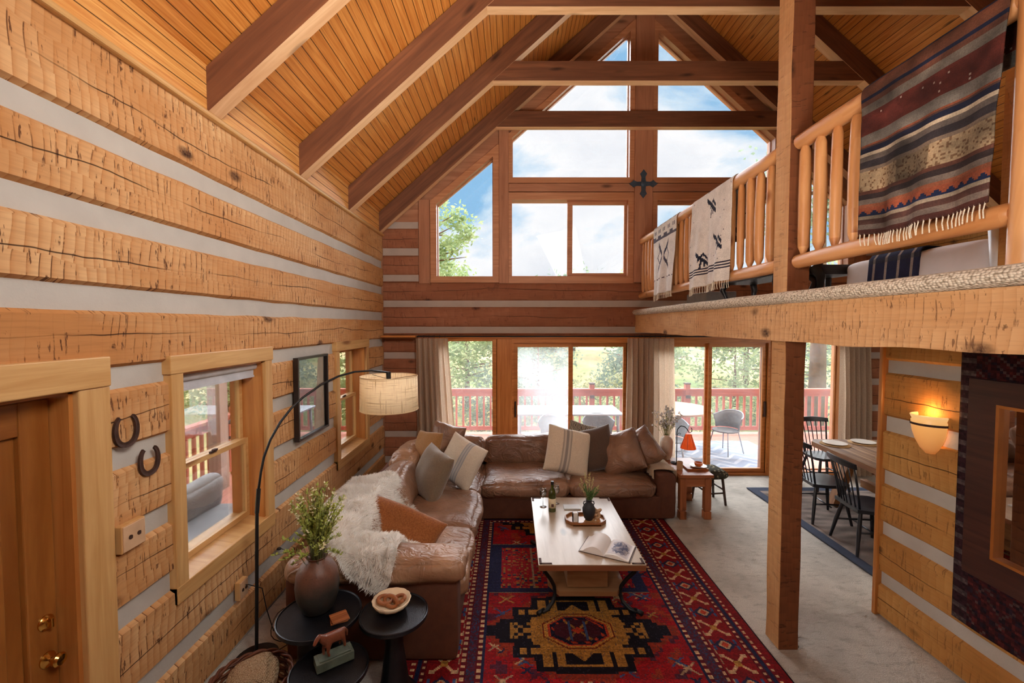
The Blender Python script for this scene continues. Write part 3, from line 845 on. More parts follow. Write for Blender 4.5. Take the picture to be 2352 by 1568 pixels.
area('left_wall_fill', (1.4, -.3, 4.6), (-2.0, 2.8, 2.9), 2.0, 78, (1, .96, .90), 1.4, 95)
area('beam_fill', (-1.5, -.2, 2.9), (2.6, 2.8, 2.4), 1.2, 30, (1, .93, .86), 1.4, 90)
area('ceiling_fill', (.6, .2, 1.5), (-.2, 5.4, 6.2), 1.4, 48, (1, .90, .78), 1.4, 75)
area('loft_fill', (4.6, 1.0, 3.2), (3.4, 4.6, 6.2), 1.4, 45, (1, .84, .66), 1.2)
area('dining_fill', (5.5, 3.6, 2.2), (4.2, 4.9, .5), .8, 30, (1, .9, .8), .8)

w = bpy.data.worlds.new('sky'); SC.world = w; w.use_nodes = True
T = w.node_tree; bg = T.nodes['Background']
def N(ty, **k):
    n = T.nodes.new(ty)
    for a, b in k.items(): setattr(n, a, b)
    return n
tc = N('ShaderNodeTexCoord'); sp = N('ShaderNodeSeparateXYZ'); T.links.new(tc.outputs['Generated'], sp.inputs[0])
mp = N('ShaderNodeMapping'); mp.inputs['Scale'].default_value = (1, 1, 1.9); mp.inputs['Location'].default_value = (8.8, 0, 5)
T.links.new(tc.outputs['Generated'], mp.inputs['Vector'])
nz = N('ShaderNodeTexNoise'); nz.inputs['Scale'].default_value = 2.3; nz.inputs['Detail'].default_value = 9; nz.inputs['Roughness'].default_value = .56; nz.inputs['Distortion'].default_value = .25
T.links.new(mp.outputs[0], nz.inputs['Vector'])
rp = N('ShaderNodeValToRGB'); rp.color_ramp.elements[0].position = .40; rp.color_ramp.elements[1].position = .53
rp.color_ramp.elements[0].color = (.30, .58, .88, 1); rp.color_ramp.elements[1].color = (1.05, 1.06, 1.08, 1)
e = rp.color_ramp.elements.new(.46); e.color = (.66, .84, 1.0, 1)
T.links.new(nz.outputs[0], rp.inputs['Fac'])
e = rp.color_ramp.elements.new(.70); e.color = (.84, .88, .95, 1)
T.links.new(rp.outputs[0], bg.inputs['Color']); bg.inputs['Strength'].default_value = 1.0

SC.view_settings.view_transform = 'Standard'; SC.view_settings.look = 'None'; SC.view_settings.exposure = 0; SC.view_settings.gamma = 1
cy = SC.cycles
cy.max_bounces = 6; cy.diffuse_bounces = 3; cy.glossy_bounces = 2; cy.transmission_bounces = 6; cy.transparent_max_bounces = 16
cy.caustics_reflective = False; cy.caustics_refractive = False; cy.sample_clamp_indirect = 4
cy.use_denoising = True; cy.use_adaptive_sampling = True; cy.adaptive_threshold = .12; cy.adaptive_min_samples = 12
# ================================================================ living room
def leather_mat(name, a, b):
    t = NT(name); v = t.coord('Object')
    n = t.noise(v, 2.2, 2, .5, .4); f = t.noise(v, 26, 3, .6); wr = t.noise(t.coord('Object', (1, 1, 1.6)), 5, 4, .55, .6); fold = t.noise(t.coord('Object', (1, 1.8, 1)), 4.5, 3, .5, 1.0)
    fr = t.ramp(fold, (.38, 0.0), (.50, 1.0), (.56, .3), (.7, .6))
    c = t.mix(t.ramp(n, (.35, 0.0), (.65, 1.0)), b, a)
    c = t.mix(t.math('MULTIPLY', t.ramp(wr, (.42, 1.0), (.52, 0.0)), .16), c, tuple(x*.5 for x in b[:3])+(1,))
    h = t.math('ADD', t.math('MULTIPLY', wr, .8), t.math('ADD', t.math('MULTIPLY', fr, .35), t.math('MULTIPLY', f, .12)))
    return t.done(c, t.ramp(f, (.3, .36), (.7, .5)), .55, 0, t.bump(h, .6, .03))
M['leather'] = leather_mat('brown_leather', srgb(160, 122, 96), srgb(118, 82, 60))
M['leather_dark'] = plain('brown_suede', srgb(92, 50, 30), .8, var=.15, bump=.3, scale=14)
M['leather_tan'] = leather_mat('tan_leather', srgb(178, 136, 104), srgb(138, 98, 70))

sofa = empty('sectional_sofa', (-.9, 5.0, 0), 0, 'large L-shaped brown leather sectional sofa around the red rug under the windows', 'sofa')
SO = Vector((-.9, 5.0, 0))
def sb(name, x0, x1, y0, y1, z0, z1, mat='leather', r=.05, puff=.0, amp=.003, seed=0, n=8, sag=0, rot=(0, 0, 0)):
    return cushion(name, M[mat], sofa, ((x0+x1)/2+.9, (y0+y1)/2-5, (z0+z1)/2), (x1-x0, y1-y0, z1-z0), rot, r, puff, amp, seed, n, sag)
sb('base', -1.56, -.40, 3.0, 6.28, .03, .31, 'leather_dark', .02)
sb('base', -.42, 1.95, 5.12, 6.28, .03, .31, 'leather_dark', .02)
sb('back_frame', -1.57, -1.36, 3.0, 6.3, .25, .66, 'leather_dark', .07, n=10)
sb('back_frame', -1.5, 1.95, 6.1, 6.3, .25, .66, 'leather_dark', .07, n=10)
sb('arm', -1.57, -.385, 2.94, 3.17, .02, .62, 'leather_dark', .03, .008)
sb('arm_cushion', -1.57, -.34, 2.90, 3.22, .56, .735, 'leather_tan', .075, .015, .012, 3, 14)
sb('arm', 1.73, 1.975, 5.12, 6.3, .02, .57, 'leather_dark', .06, .004)
sb('seat_cushion', -1.36, -.36, 3.2, 4.0, .29, .485, 'leather_tan', .07, .03, .014, 4, 14)
sb('seat_cushion', -1.36, -.355, 3.99, 4.92, .29, .48, 'leather', .075, .04, .016, 5, 14)
sb('seat_cushion', -1.36, -.38, 4.93, 6.1, .29, .47, 'leather', .075, .03, .014, 6, 14)
sb('seat_cushion', -.37, .69, 5.08, 6.05, .29, .475, 'leather', .075, .04, .016, 7, 14)
sb('seat_cushion', .70, 1.72, 5.08, 6.05, .29, .475, 'leather', .075, .04, .016, 8, 14)
# back cushions on the far leg
sb('back_cushion', -1.0, -.37, 5.80, 6.10, .44, .80, 'leather', .10, .03, .02, 11, 14, rot=(-.18, 0, 0))
sb('back_cushion', -.36, .72, 5.78, 6.10, .43, .82, 'leather', .11, .03, .02, 12, 14, rot=(-.18, 0, 0))
sb('back_cushion', .73, 1.70, 5.80, 6.10, .43, .80, 'leather', .11, .03, .02, 13, 14, rot=(-.18, 0, 0))
# back cushions along the left wall
sb('back_cushion', -1.42, -1.10, 3.2, 4.05, .43, .82, 'leather_tan', .12, .03, .014, 14, 14, rot=(0, -.18, 0))
sb('back_cushion', -1.40, -1.06, 4.06, 4.98, .40, .80, 'leather', .12, .03, .02, 15, 14, rot=(0, -.42, .05))
sb('back_cushion', -1.42, -1.10, 5.0, 5.85, .43, .84, 'leather_tan', .12, .03, .02, 16, 14, rot=(0, -.2, 0))

# throw pillows ----------------------------------------------------------
linen = fabric('cream_linen', srgb(232, 220, 200), srgb(206, 190, 168), 160, stripes=[(.60, .075, srgb(150, 154, 160)), (.60, .05, srgb(196, 190, 182)), (.60, .012, srgb(150, 154, 160))])
linen2 = fabric('cream_linen_tan_stripe', srgb(232, 214, 188), srgb(206, 184, 158), 160, stripes=[(.42, .10, srgb(150, 138, 128)), (.42, .07, srgb(206, 192, 174)), (.42, .03, srgb(140, 130, 124))])
taupe = fabric('taupe_velvet', srgb(140, 120, 98), srgb(108, 90, 72), 200, sheen=.5)
choc = fabric('chocolate_velvet', srgb(104, 82, 68), srgb(74, 56, 46), 200, sheen=.5)
tanf = fabric('tan_suede', srgb(178, 132, 84), srgb(150, 104, 60), 150)
suede = fabric('caramel_suede', srgb(160, 98, 50), srgb(128, 70, 34), 90, sheen=.3)
patt = NT('patterned_grey'); _v = patt.coord('UV', (14, 14, 1)); _w = patt.new('ShaderNodeTexWave'); _w.inputs['Scale'].default_value = .6; _w.inputs['Distortion'].default_value = 6
patt.l.new(_v, _w.inputs[0]); patt = patt.done(patt.mix(patt.ramp(_w.outputs[1], (.45, 0.0), (.55, 1.0)), srgb(190, 176, 156), srgb(64, 58, 56)), .9, .1)
pillow('throw_pillow', taupe, (-.88, 4.72, .73), (-.45, .12, -.95), .58, .56, .24, 'taupe velvet throw pillow leaning in front of the cream one on the left sofa leg', seed=1)
pillow('throw_pillow', linen, (-.60, 5.05, .755), (-.42, .30, -.62), .56, .56, .22, 'cream throw pillow with grey stripe in the left corner of the sofa', seed=2)
pillow('throw_pillow', tanf, (-1.05, 5.30, .82), (-.4, -.1, -.75), .50, .48, .18, 'tan suede throw pillow tucked behind the taupe one in the sofa corner', seed=3)
pillow('throw_pillow', M['leather'], (-.86, 5.62, .84), (-.3, .12, -.45), .52, .48, .2, 'brown leather pillow highest in the left sofa corner behind the cream one', seed=4)
pillow('throw_pillow', linen2, (.70, 5.40, .775), (-.42, .24, .10), .60, .60, .23, 'cream throw pillow with taupe stripe on the right half of the sofa', seed=5)
pillow('throw_pillow', choc, (1.04, 5.53, .755), (-.35, -.25, -.1), .58, .58, .24, 'dark brown velvet pillow right of the striped cream one', seed=6)
pillow('throw_pillow', patt, (.96, 5.80, .81), (-.25, .25, .0), .48, .46, .16, 'grey patterned pillow mostly hidden behind the dark brown velvet pillow', seed=7)
pillow('throw_pillow', M['leather'], (1.38, 5.46, .735), (-.5, -.42, -.38), .56, .56, .34, 'puffy brown leather pillow leaning right of the dark velvet one', seed=8)
pillow('throw_pillow', M['leather'], (1.66, 5.62, .70), (-.45, -.72, -.40), .58, .52, .34, 'outermost brown leather pillow tipping over the right sofa arm', seed=9)
pillow('lumbar_pillow', suede, (-.98, 3.58, .665), (-.90, .26, -.26), .84, .40, .20, 'long caramel suede lumbar pillow lying on the white sheepskin', seed=10, crush=.4)

# sheepskin --------------------------------------------------------------
def skin_h(x, y):
    def sm(a, b, t):
        t = max(0, min(1, (t-a)/(b-a))); return t*t*(3-2*t)
    back = .47+(.86-.47)*sm(-.95, -1.22, x)
    arm = .47+(.77-.47)*sm(3.42, 3.16, y)
    return max(back, arm)+.045
def sheepskin():
    cx, cy = -1.12, 3.62
    def out(an):
        return 1+.08*math.sin(3*an+.5)+.05*math.sin(5*an+1.7)+.02*math.sin(9*an)
    P = []; F = []
    y_hang = lambda q: q.y < 2.95
    nr, na = 26, 84
    def place(u, v):   # plan coordinates, v runs towards the camera past the arm
        y = cy+v; x = cx+u
        if x < -1.44:
            d = -1.44-x; return Vector((-1.50-min(d, .05), y, skin_h(-1.44, y)-d))
        if y < 2.90:
            d = 2.90-y; return Vector((x, 2.885-.02*math.sin(min(1, d*5)*PI/2), skin_h(x, 2.92)-.015-d*.96))
        return Vector((x, y, skin_h(x, y)))
    def lobes(an):
        c, s = math.cos(an), math.sin(an)
        r = 1/math.sqrt((c/.43)**2+(s/.76)**2)
        r *= out(an)
        for a0, wd, amp in ((-1.30, .20, .30), (.1, .5, -.12), (-.62, .22, .26), (-.95, .14, -.10), (-2.2, .3, -.10)):
            d = (an-a0+PI) % (2*PI)-PI; r *= 1+amp*math.exp(-(d/wd)**2)
        return r
    for i in range(nr+1):
        for k in range(na):
            an = 2*PI*k/na-PI; R = lobes(an)*i/nr
            q = place(R*math.cos(an), R*math.sin(an))
            if i >= nr-2: q.z -= .018*(i-nr+3)/2*(0 if y_hang(q) else 1)
            q.z += .018*noise.noise(Vector((q.x*6, q.y*6, 0)))
            P.append(q)
    for i in range(nr):
        for k in range(na):
            k2 = (k+1) % na; F.append((i*na+k, i*na+k2, (i+1)*na+k2, (i+1)*na+k))
    fur = NT('sheepskin_fur'); v = fur.coord('Object'); n = fur.noise(v, 3.2, 3)
    sp_ = fur.new('ShaderNodeSeparateXYZ'); fur.l.new(v, sp_.inputs[0])
    tanm = fur.ramp(fur.math('ADD', fur.math('MULTIPLY', n, .5), fur.math('MULTIPLY', sp_.outputs[1], -.62)), (-1.70, 0.0), (-1.48, 1.0))
    c = fur.mix(fur.math('MULTIPLY', tanm, .75), srgb(252, 247, 240), srgb(222, 174, 116))
    fur.done(c, .85, .1); fur.b.inputs['Sheen Weight'].default_value = .4
    _t = fur.new('ShaderNodeBsdfTranslucent'); fur.l.new(c, _t.inputs[0]); _m = fur.new('ShaderNodeMixShader'); _m.inputs[0].default_value = .45
    fur.l.new(fur.b.outputs[0], _m.inputs[1]); fur.l.new(_t.outputs[0], _m.inputs[2]); fur.l.new(_m.outputs[0], fur.out.inputs['Surface'])
    mb = MB(); mb.mesh(P, F)
    # tufts
    rnd = random.Random(5)
    tri = []
    for f in F:
        a, b, c_, d = [P[i] for i in f]
        ar = ((b-a).cross(d-a)).length
        if ar < 1e-7: continue
        nm = (b-a).cross(d-a).normalized()
        if nm.z < 0: nm = -nm
        if abs(nm.z) < .35 and a.y < 2.95: nm = Vector((nm.x, -abs(nm.y)-.2, nm.z)).normalized()
        for _ in range(max(1, int(ar*32000+rnd.random()))):
            s, t = rnd.random(), rnd.random()
            p = a*(1-s)*(1-t)+b*s*(1-t)+c_*s*t+d*(1-s)*t
            cl = Vector((noise.noise(p*14), noise.noise(p*14+Vector((7, 7, 7))), 0))
            dr = (nm+cl*1.5+Vector((rnd.uniform(-.5, .5), rnd.uniform(-.5, .5), rnd.uniform(-.25, .1)))).normalized()
            L = rnd.uniform(.020, .044); w = rnd.uniform(.0014, .0026)
            side = dr.cross(Vector((rnd.random(), rnd.random(), rnd.random()))).normalized()*w
            tip = p+dr*L+Vector((0, -.004, -.006)); mid = p+dr*L*.55
            tri.append((p-side, p+side, mid+side*.8, mid-side*.8)); tri.append((mid-side*.8, mid+side*.8, tip))
    vs = []; fs = []
    for q in tri:
        fs.append(tuple(range(len(vs), len(vs)+len(q)))); vs += list(q)
    mb.mesh(vs, fs)
    return mb.build('sheepskin_throw', fur.m, None, smooth=True, label='shaggy white sheepskin with tan tips draped over the left end of the sofa', cat='sheepskin')
sheepskin()

# rug ----------------------------------------------------------------------
RX0, RX1, RY0, RY1 = -.76, 1.84, 2.02, 5.62
def rug_fn(U, V):
    W, H = RX1-RX0, RY1-RY0
    x = U*W; y = V*H
    rs = np.random.RandomState(3)
    red = np.array((150, 22, 26.)); dred = np.array((96, 14, 22.)); navy = np.array((34, 34, 62.)); cream = np.array((206, 164, 120.)); gold = np.array((168, 118, 52.)); black = np.array((20, 16, 24.)); plum = np.array((82, 30, 44.)); blue = np.array((58, 76, 112.)); brick = np.array((176, 58, 34.))
    C = np.zeros(U.shape+(3,))+red
    def put(m, c): C[m] = c
    dx = np.minimum(x, W-x); dy = np.minimum(y, H-y); d = np.minimum(dx, dy)
    along = np.where(dx < dy, y, x)
    sp = .56
    def dots(lo, hi, per, c, duty=.5, ph=0):
        put((d >= lo) & (d < hi) & (((along+ph) % per) < per*duty), c)
    put(d < .56, dred); put(d < .015, black)
    put((d > .015) & (d < .10), red*.82); dots(.065, .092, .052, cream)
    put((d > .10) & (d < .135), navy); dots(.14, .165, .05, cream)
    # main border
    b = (d > .17) & (d < .40); put(b, red*.86)
    t = (along % .36)/.36; s = (d-.285)
    u1 = (along % .36)-.18
    fl = b & (np.abs(np.abs(u1)-np.abs(s)) < .016) & (np.abs(u1) < .085) & (np.abs(u1) > .02); put(fl, cream)
    fl2 = b & ((np.abs(u1) < .024) & (np.abs(s) < .024)); put(fl2, gold)
    fl3 = b & (np.abs(np.abs(u1)-.07) < .018) & (np.abs(np.abs(s)-.075) < .02); put(fl3, cream)
    u2 = ((along+.18) % .36)-.18
    dm = b & (np.abs(u2)+np.abs(s)*.8 < .07); put(dm, navy); put(b & (np.abs(u2)+np.abs(s)*.8 < .045), cream*.9); put(b & (np.abs(u2)+np.abs(s)*.8 < .028), brick)
    put(b & (np.abs(np.abs(u2)-.035) < .02) & (np.abs(np.abs(s)-.085) < .012), blue)
    put(b & (np.abs(d-.385) < .006) & ((along % .09) < .05), cream*.8)
    dots(.405, .43, .055, cream, .5, .02)
    put((d > .435) & (d < .505), plum); m = (d > .435) & (d < .505) & (rs.rand(*U.shape) < .25); put(m, blue*.8)
    dots(.51, .538, .055, cream); put((d > .54) & (d < .56), navy)
    # field
    f = d >= .56
    put(f, red)
    n1 = np.array([[noise.noise(Vector((a*7, b_*7, 0))) for a in np.linspace(0, W, 66)] for b_ in np.linspace(0, H, 90)])
    iy = np.clip((V*89).astype(int), 0, 89); ix = np.clip((U*65).astype(int), 0, 65)
    nn = n1[iy, ix]
    put(f & (nn > .28), brick*.85); put(f & (nn < -.38), plum)
    X = x-(.50-RX0+.0); 
    def medallion(yc, kx=1.0, ky=1.0):
        Y = (y-yc)/ky; Xa = np.abs(X)/kx; Ya = np.abs(Y)
        q = lambda v, st=.05: np.floor(v/st)*st
        xs, ys = q(Xa, .035), q(Ya, .03)
        body = ((Xa < .34) & (Ya < .40)) | ((Xa < .60) & (Ya < .13+.0*Xa)) | ((Xa+ys*.9 < .52) & (Ya < .30)) | ((Xa < .50) & (Ya < .27) & (Ya > .16))
        body2 = ((xs*.85+ys*1.15) < .60) & (xs < .70) & (ys < .42)
        B = f & (body | (body2 & (np.abs(xs-.5) > .04)))
        put(f & ((xs*.85+ys*1.15) < .66) & (xs < .74) & (ys < .46), brick*.8)
        put(B, black)
        inner = ((Xa < .29) & (Ya < .36)) | ((Xa < .52) & (Ya < .085)) | ((Xa < .45) & (Ya < .24) & (Ya > .18)) | ((Xa+ys*.9 < .46) & (Ya < .26))
        put(f & inner, gold)
        # notches
        put(f & (Xa > .36) & (Xa < .50) & (Ya < .12) & ((xs*2+ys*4) % .2 < .10), black)
        put(f & (Xa < .13) & (Ya > .235) & (Ya < .34) & (Xa+Ya > .31), black)
        put(f & (Xa > .19) & (Xa < .22) & (Ya > .22) & (Ya < .38), black)
        put(f & (Xa > .30) & (Xa < .44) & (np.abs(Ya-.165) < .012), black)
        put(f & (Xa > .37) & (Xa < .40) & (Ya > .16) & (Ya < .25), black)
        o = np.maximum(np.maximum(Xa*.8, Ya*1.15), (Xa*.8+Ya*1.15)*.72)
        put(f & (o < .215), brick*.6); put(f & (o < .205), gold*1.1); put(f & (o < .185), brick); put(f & (o < .17), navy*.7)
        put(f & (o < .16) & (((x+y)*30).astype(int) % 3 == 0), brick)
        put(f & (o < .14), plum*.8); put(f & (np.abs(np.abs(X)-Ya*.9) < .012) & (o < .14), gold*.9); put(f & (np.abs(Xa-.06) < .008) & (o < .12), blue)
        put(f & (Xa+Ya*1.3 < .05), brick)
    def field_bits():
        rr = random.Random(8)
        for k in range(150):
            cx = rr.uniform(.6, W-.6); cy_ = rr.uniform(.6, H-.6); s_ = rr.uniform(.03, .06); c = rr.choice([cream*.85, navy, gold, blue, plum])
            X1 = np.abs(x-cx); Y1 = np.abs(y-cy_)
            m = f & ((np.abs(X1-Y1*1.2) < .012) | (X1+Y1*1.3 < s_*.5)) & (X1 < s_*1.4) & (Y1 < s_)
            put(m, c)
    field_bits()
    # blue framed panel between the medallions
    yb0, yb1 = 3.72-RY0, 4.56-RY0
    P_ = f & (y > yb0) & (y < yb1) & (np.abs(X) < .70); put(P_, navy)
    P2 = f & (y > yb0+.07) & (y < yb1-.07) & (np.abs(X) < .60); put(P2, red)
    ch = ((np.floor(x/.06)+np.floor(y/.05)) % 3)
    zz = (np.floor(x/.025)*3+np.floor(y/.03)*5+np.floor((nn*6))) % 7
    put(P2 & (zz == 1), gold*.9); put(P2 & (zz == 3), navy); put(P2 & (zz == 5) & (np.abs(X) < .5), brick)
    put(P2 & (np.abs(y-(yb0+yb1)/2) < .10) & (zz > 1), red)
    put(P2 & (np.abs(np.abs(X)-.30) < .015), cream*.7)
    put(P_ & ((np.abs(y-yb0) < .012) | (np.abs(y-yb1) < .012)), cream*.6)
    medallion(3.25-RY0); medallion(5.12-RY0, 1.0, .9)
    medallion(2.1-RY0-.9)
    # wear
    C *= (.86+.28*rs.rand(*U.shape))[..., None]
    row = (.92+.16*rs.rand(U.shape[0], 1))[..., None]; C *= row
    m = (rs.rand(*U.shape) < .07) & f; C[m] = C[m]*.5+np.array((70, 60, 80))*.5
    return np.clip(C, 0, 255)
rug_mat = attr_mat('wool_rug', bump=.5, scale=140, mixn=.22)
def rug_pos(u, v):
    y = RY0+(RY1-RY0)*v; skew = .03*(v-.5)
    return (RX0+(RX1-RX0)*u-skew, y, .012+.001*math.sin(v*30+u*8))
color_grid('area_rug', rug_fn, 260, 350, rug_pos, rug_mat, thick=.012, label='red and navy patterned wool rug under the coffee table', cat='rug')

# coffee table ---------------------------------------------------------------
wtop = wood('table_top_wood', srgb(200, 182, 158), srgb(170, 148, 122), gr=12, rough=.3, knot_scale=(2, 5), spec=.7)
wbase = wood('table_base_wood', srgb(176, 128, 86), srgb(140, 96, 60), gr=12, rough=.35)
wedge = wood('table_edge_wood', srgb(150, 92, 58), srgb(118, 66, 40), gr=12, rough=.4, knots=False)
ct = empty('coffee_table', (.63, 4.0, 0), 0, 'rectangular wooden coffee table with iron scroll legs on the red rug', 'coffee table')
mb = MB(); mb.box(-.423, .423, -.665, .665, .474, .482); mb.build('tabletop', wtop, ct, bevel=.003)
mb = MB(); mb.box(-.421, .421, -.663, .663, .432, .4738); mb.build('tabletop_edge', wedge, ct)
mb = MB(); mb.box(-.17, .17, -.45, .45, .17, .43); mb.build('storage_box', wbase, ct, bevel=.005)
mb = MB(); pl = [(-.32, -.36), (-.24, -.50), (.24, -.50), (.32, -.36), (.32, .36), (.24, .50), (-.24, .50), (-.32, .36)]
mb.prism(pl, .125, .165, 0, 'xy'); mb.build('lower_shelf', wbase, ct, bevel=.006)
for sx in (-1, 1):
    for sy in (-1, 1):
        mb = MB(); pts = []
        for (r, z) in ((.40, .43), (.385, .36), (.335, .27), (.30, .19), (.29, .12), (.31, .06), (.36, .028), (.40, .03)):
            pts.append((sx*(r-.02), sy*(r+.16), z))
        mb.tube(pts, [.016]*6+[.018, .012], 8)
        mb.tube([(sx*.37, sy*.53, .035), (sx*.42, sy*.585, .035)], [.014, .02], 8)
        mb.build('leg', M['black'], ct, smooth=True)
        mb = MB(); x1, y1 = sx*.415, sy*.657
        mb.box(x1, x1-sx*.10, y1, y1-sy*.02, .482, .485); mb.box(x1, x1-sx*.02, y1, y1-sy*.09, .482, .485)
        mb.lathe([(.009, 0), (.007, .004), (.001, .006)], (x1-sx*.01, y1-sy*.01, .484), 8); mb.lathe([(.008, 0), (.006, .004), (.001, .005)], (x1-sx*.09, y1-sy*.01, .484), 8)
        mb.build('corner_bracket', M['iron'], ct)
TZ = .483
# tray, vase, knot, box
tray_w = wood('tray_wood', srgb(170, 112, 66), srgb(128, 78, 42), knots=False, rough=.35)
tr = empty('serving_tray', (.70, 4.10, TZ), 0, 'octagonal wooden tray in the middle of the coffee table', 'tray')
oc = [(-.19, -.05), (-.13, -.12), (.13, -.12), (.19, -.05), (.19, .05), (.13, .12), (-.13, .12), (-.19, .05)]
mb = MB(); mb.prism(oc, .004, .012, 0, 'xy'); mb.build('tray_floor', wood('tray_floor_wood', srgb(206, 160, 112), srgb(178, 130, 86), knots=False, rough=.3), tr)
mb = MB(); mb.prism(oc, 0.0, .034, 0, 'xy', [offset_poly(oc, -.010)]); mb.build('tray_rim', tray_w, tr, bevel=.003)
def leaf_quad(mb, p, d, L, w, mi=0, up=None):
    d = Vector(d).normalized(); s = d.cross(Vector(up or (random.random()-.5, random.random()-.5, random.random()))).normalized()*w
    p = Vector(p); m = p+d*L*.5
    mb.mesh([p, m+s, p+d*L, m-s], [(0, 1, 2, 3)], None, mi)
vs_ = empty('flower_vase', (.735, 4.10, TZ+.013), 0, 'small black two-handled pottery vase standing on the octagonal tray', 'vase')
blk = plain('black_pottery', srgb(38, 38, 44), .55, bump=.2)
mb = MB(); mb.lathe([(.033, 0), (.045, .02), (.060, .07), (.062, .11), (.045, .145), (.026, .165), (.026, .185), (.034, .197), (.028, .197), (.020, .18), (.001, .15)], n=22); mb.build('body', blk, vs_, smooth=True, angle=60)
for s in (-1, 1):
    mb = MB(); mb.tube([(s*.026, 0, .178), (s*.046, 0, .175), (s*.052, 0, .155), (s*.044, 0, .142)], .005, 6); mb.build('handle', blk, vs_, smooth=True)
grn = plain('leaf_green', srgb(92, 122, 62), .7, var=.35, scale=20)
paleg = plain('grass_plume', srgb(196, 186, 130), .9, var=.2, scale=30)
fl = empty('grass_bouquet', (.735, 4.10, TZ+.19), 0, 'bunch of pale plumes and green sprigs in the small black vase', 'plant')
rr = random.Random(2); mb = MB(); mp_ = MB()
for k in range(26):
    an = rr.uniform(0, 2*PI); ti = rr.uniform(.1, .75); L = rr.uniform(.09, .16)
    d = Vector((math.cos(an)*math.sin(ti), math.sin(an)*math.sin(ti), math.cos(ti)))
    mb.tube([(0, 0, -.05), d*L*.5, d*L], [.0015, .0013, .001], 4)
    for j in range(16): 
        p = d*L*rr.uniform(.35, 1.05); leaf_quad(mb, p, d+Vector((rr.uniform(-1, 1), rr.uniform(-1, 1), rr.uniform(-.5, 1))), rr.uniform(.012, .028), .004)
for (ax, ay, L) in ((-.55, -.2, .20), (.5, -.25, .19), (-.1, .3, .27), (.0, -.1, .28), (-.35, .2, .22), (.62, .0, .17), (.2, .1, .22)):
    d = Vector((ax, ay, 1)).normalized(); mp_.tube([(0, 0, -.05), d*L*.6], .0014, 4)
    for j in range(90):
        t = rr.uniform(.5, 1.0); a = d*L*t; w = .012*(1-abs(t-.75)*3.2)
        a = a+Vector((rr.uniform(-w, w), rr.uniform(-w, w), 0)); leaf_quad(mp_, a, d*1.5+Vector((rr.uniform(-1, 1), rr.uniform(-1, 1), 0)), .016, .002)
mb.build('foliage', grn, fl); mp_.build('plume', paleg, fl)
# ceramic knot
knot_m = plain('bisque_clay', srgb(206, 168, 132), .8)
mb = MB(); pts = []
for k in range(61):
    t = 2*PI*k/60; pts.append((.030*(math.sin(t)+2*math.sin(2*t))*.62, .030*(math.cos(t)-2*math.cos(2*t))*.35, .062+.030*(math.cos(t)-2*math.cos(2*t))*.62-.0*math.sin(3*t)))
    pts[-1] = (pts[-1][0], .020*math.sin(3*t), pts[-1][2])
mb.tube(pts, .0155, 10, cap=False)
o = mb.build('knot_sculpture', knot_m, smooth=True, label='beige clay knot ornament beside the black vase on the tray', cat='ornament'); o.location = (.815, 4.13, TZ+.012); o.rotation_euler = (0, 0, .3); o.scale = (.85, 1, .85)
# small white box
mb = MB(); mb.box(-.022, .022, -.018, .018, 0, .085); o = mb.build('match_box', plain('white_card', srgb(226, 222, 216), .5), label='small white match box with dark edges standing on the tray left of the vase', cat='box', bevel=.002); o.location = (.60, 4.06, TZ+.013); o.rotation_euler = (0, 0, .1)
mb = MB(); mb.box(-.026, -.0225, -.02, .02, 0.0, .087); mb.box(.0225, .026, -.02, .02, 0, .087); mb.build('box_edge', M['black'], o)
mb = MB(); mb.box(-.085, .085, -.055, .055, 0, .012); o = mb.build('notebook', plain('pale_cover', srgb(206, 208, 206), .4), label='pale notebook lying flat behind the tray on the coffee table', cat='book', bevel=.002); o.location = (.615, 4.40, TZ)
# glasses
gl_m = glass('wine_glass', (.93, .95, .95, 1), refl=.35)
for (gx, gy, lab) in ((.32, 4.42, 'clear stemmed wine glass left of the wine bottle'), (.462, 4.50, 'clear stemmed wine glass hidden behind the wine bottle')):
    mb = MB(); mb.lathe([(.036, 0), (.034, .003), (.005, .008), (.004, .085), (.012, .095), (.033, .125), (.036, .155), (.029, .195), (.028, .195), (.034, .155), (.031, .127), (.01, .098), (.001, .096)], n=24)
    o = mb.build('wine_glass', gl_m, smooth=True, label=lab, cat='glass'); o.location = (gx, gy, TZ)
bt = empty('wine_bottle', (.405, 4.32, TZ), 0, 'dark green wine bottle with cream label on the coffee table', 'bottle')
mb = MB(); mb.lathe([(.036, 0), (.0375, .01), (.0375, .175), (.03, .205), (.0145, .235), (.0135, .29), (.015, .292), (.015, .30), (.001, .30)], n=24); mb.build('body', plain('green_bottle_glass', srgb(62, 66, 20), .08, spec=.8, var=.3), bt, smooth=True, angle=50)
mb = MB(); mb.lathe([(.0381, .04), (.0381, .135)], n=24); mb.build('paper_label', plain('cream_paper', srgb(220, 206, 172), .7), bt, smooth=True)
mb = MB(); mb.box(-.012, .012, -.0388, -.037, .055, .085); mb.build('label_print', plain('label_ink', srgb(90, 60, 50), .7), bt)
mb = MB(); mb.lathe([(.0155, .27), (.0155, .303), (.001, .304)], n=16); mb.build('foil_cap', M['black'], bt, smooth=True, angle=50)
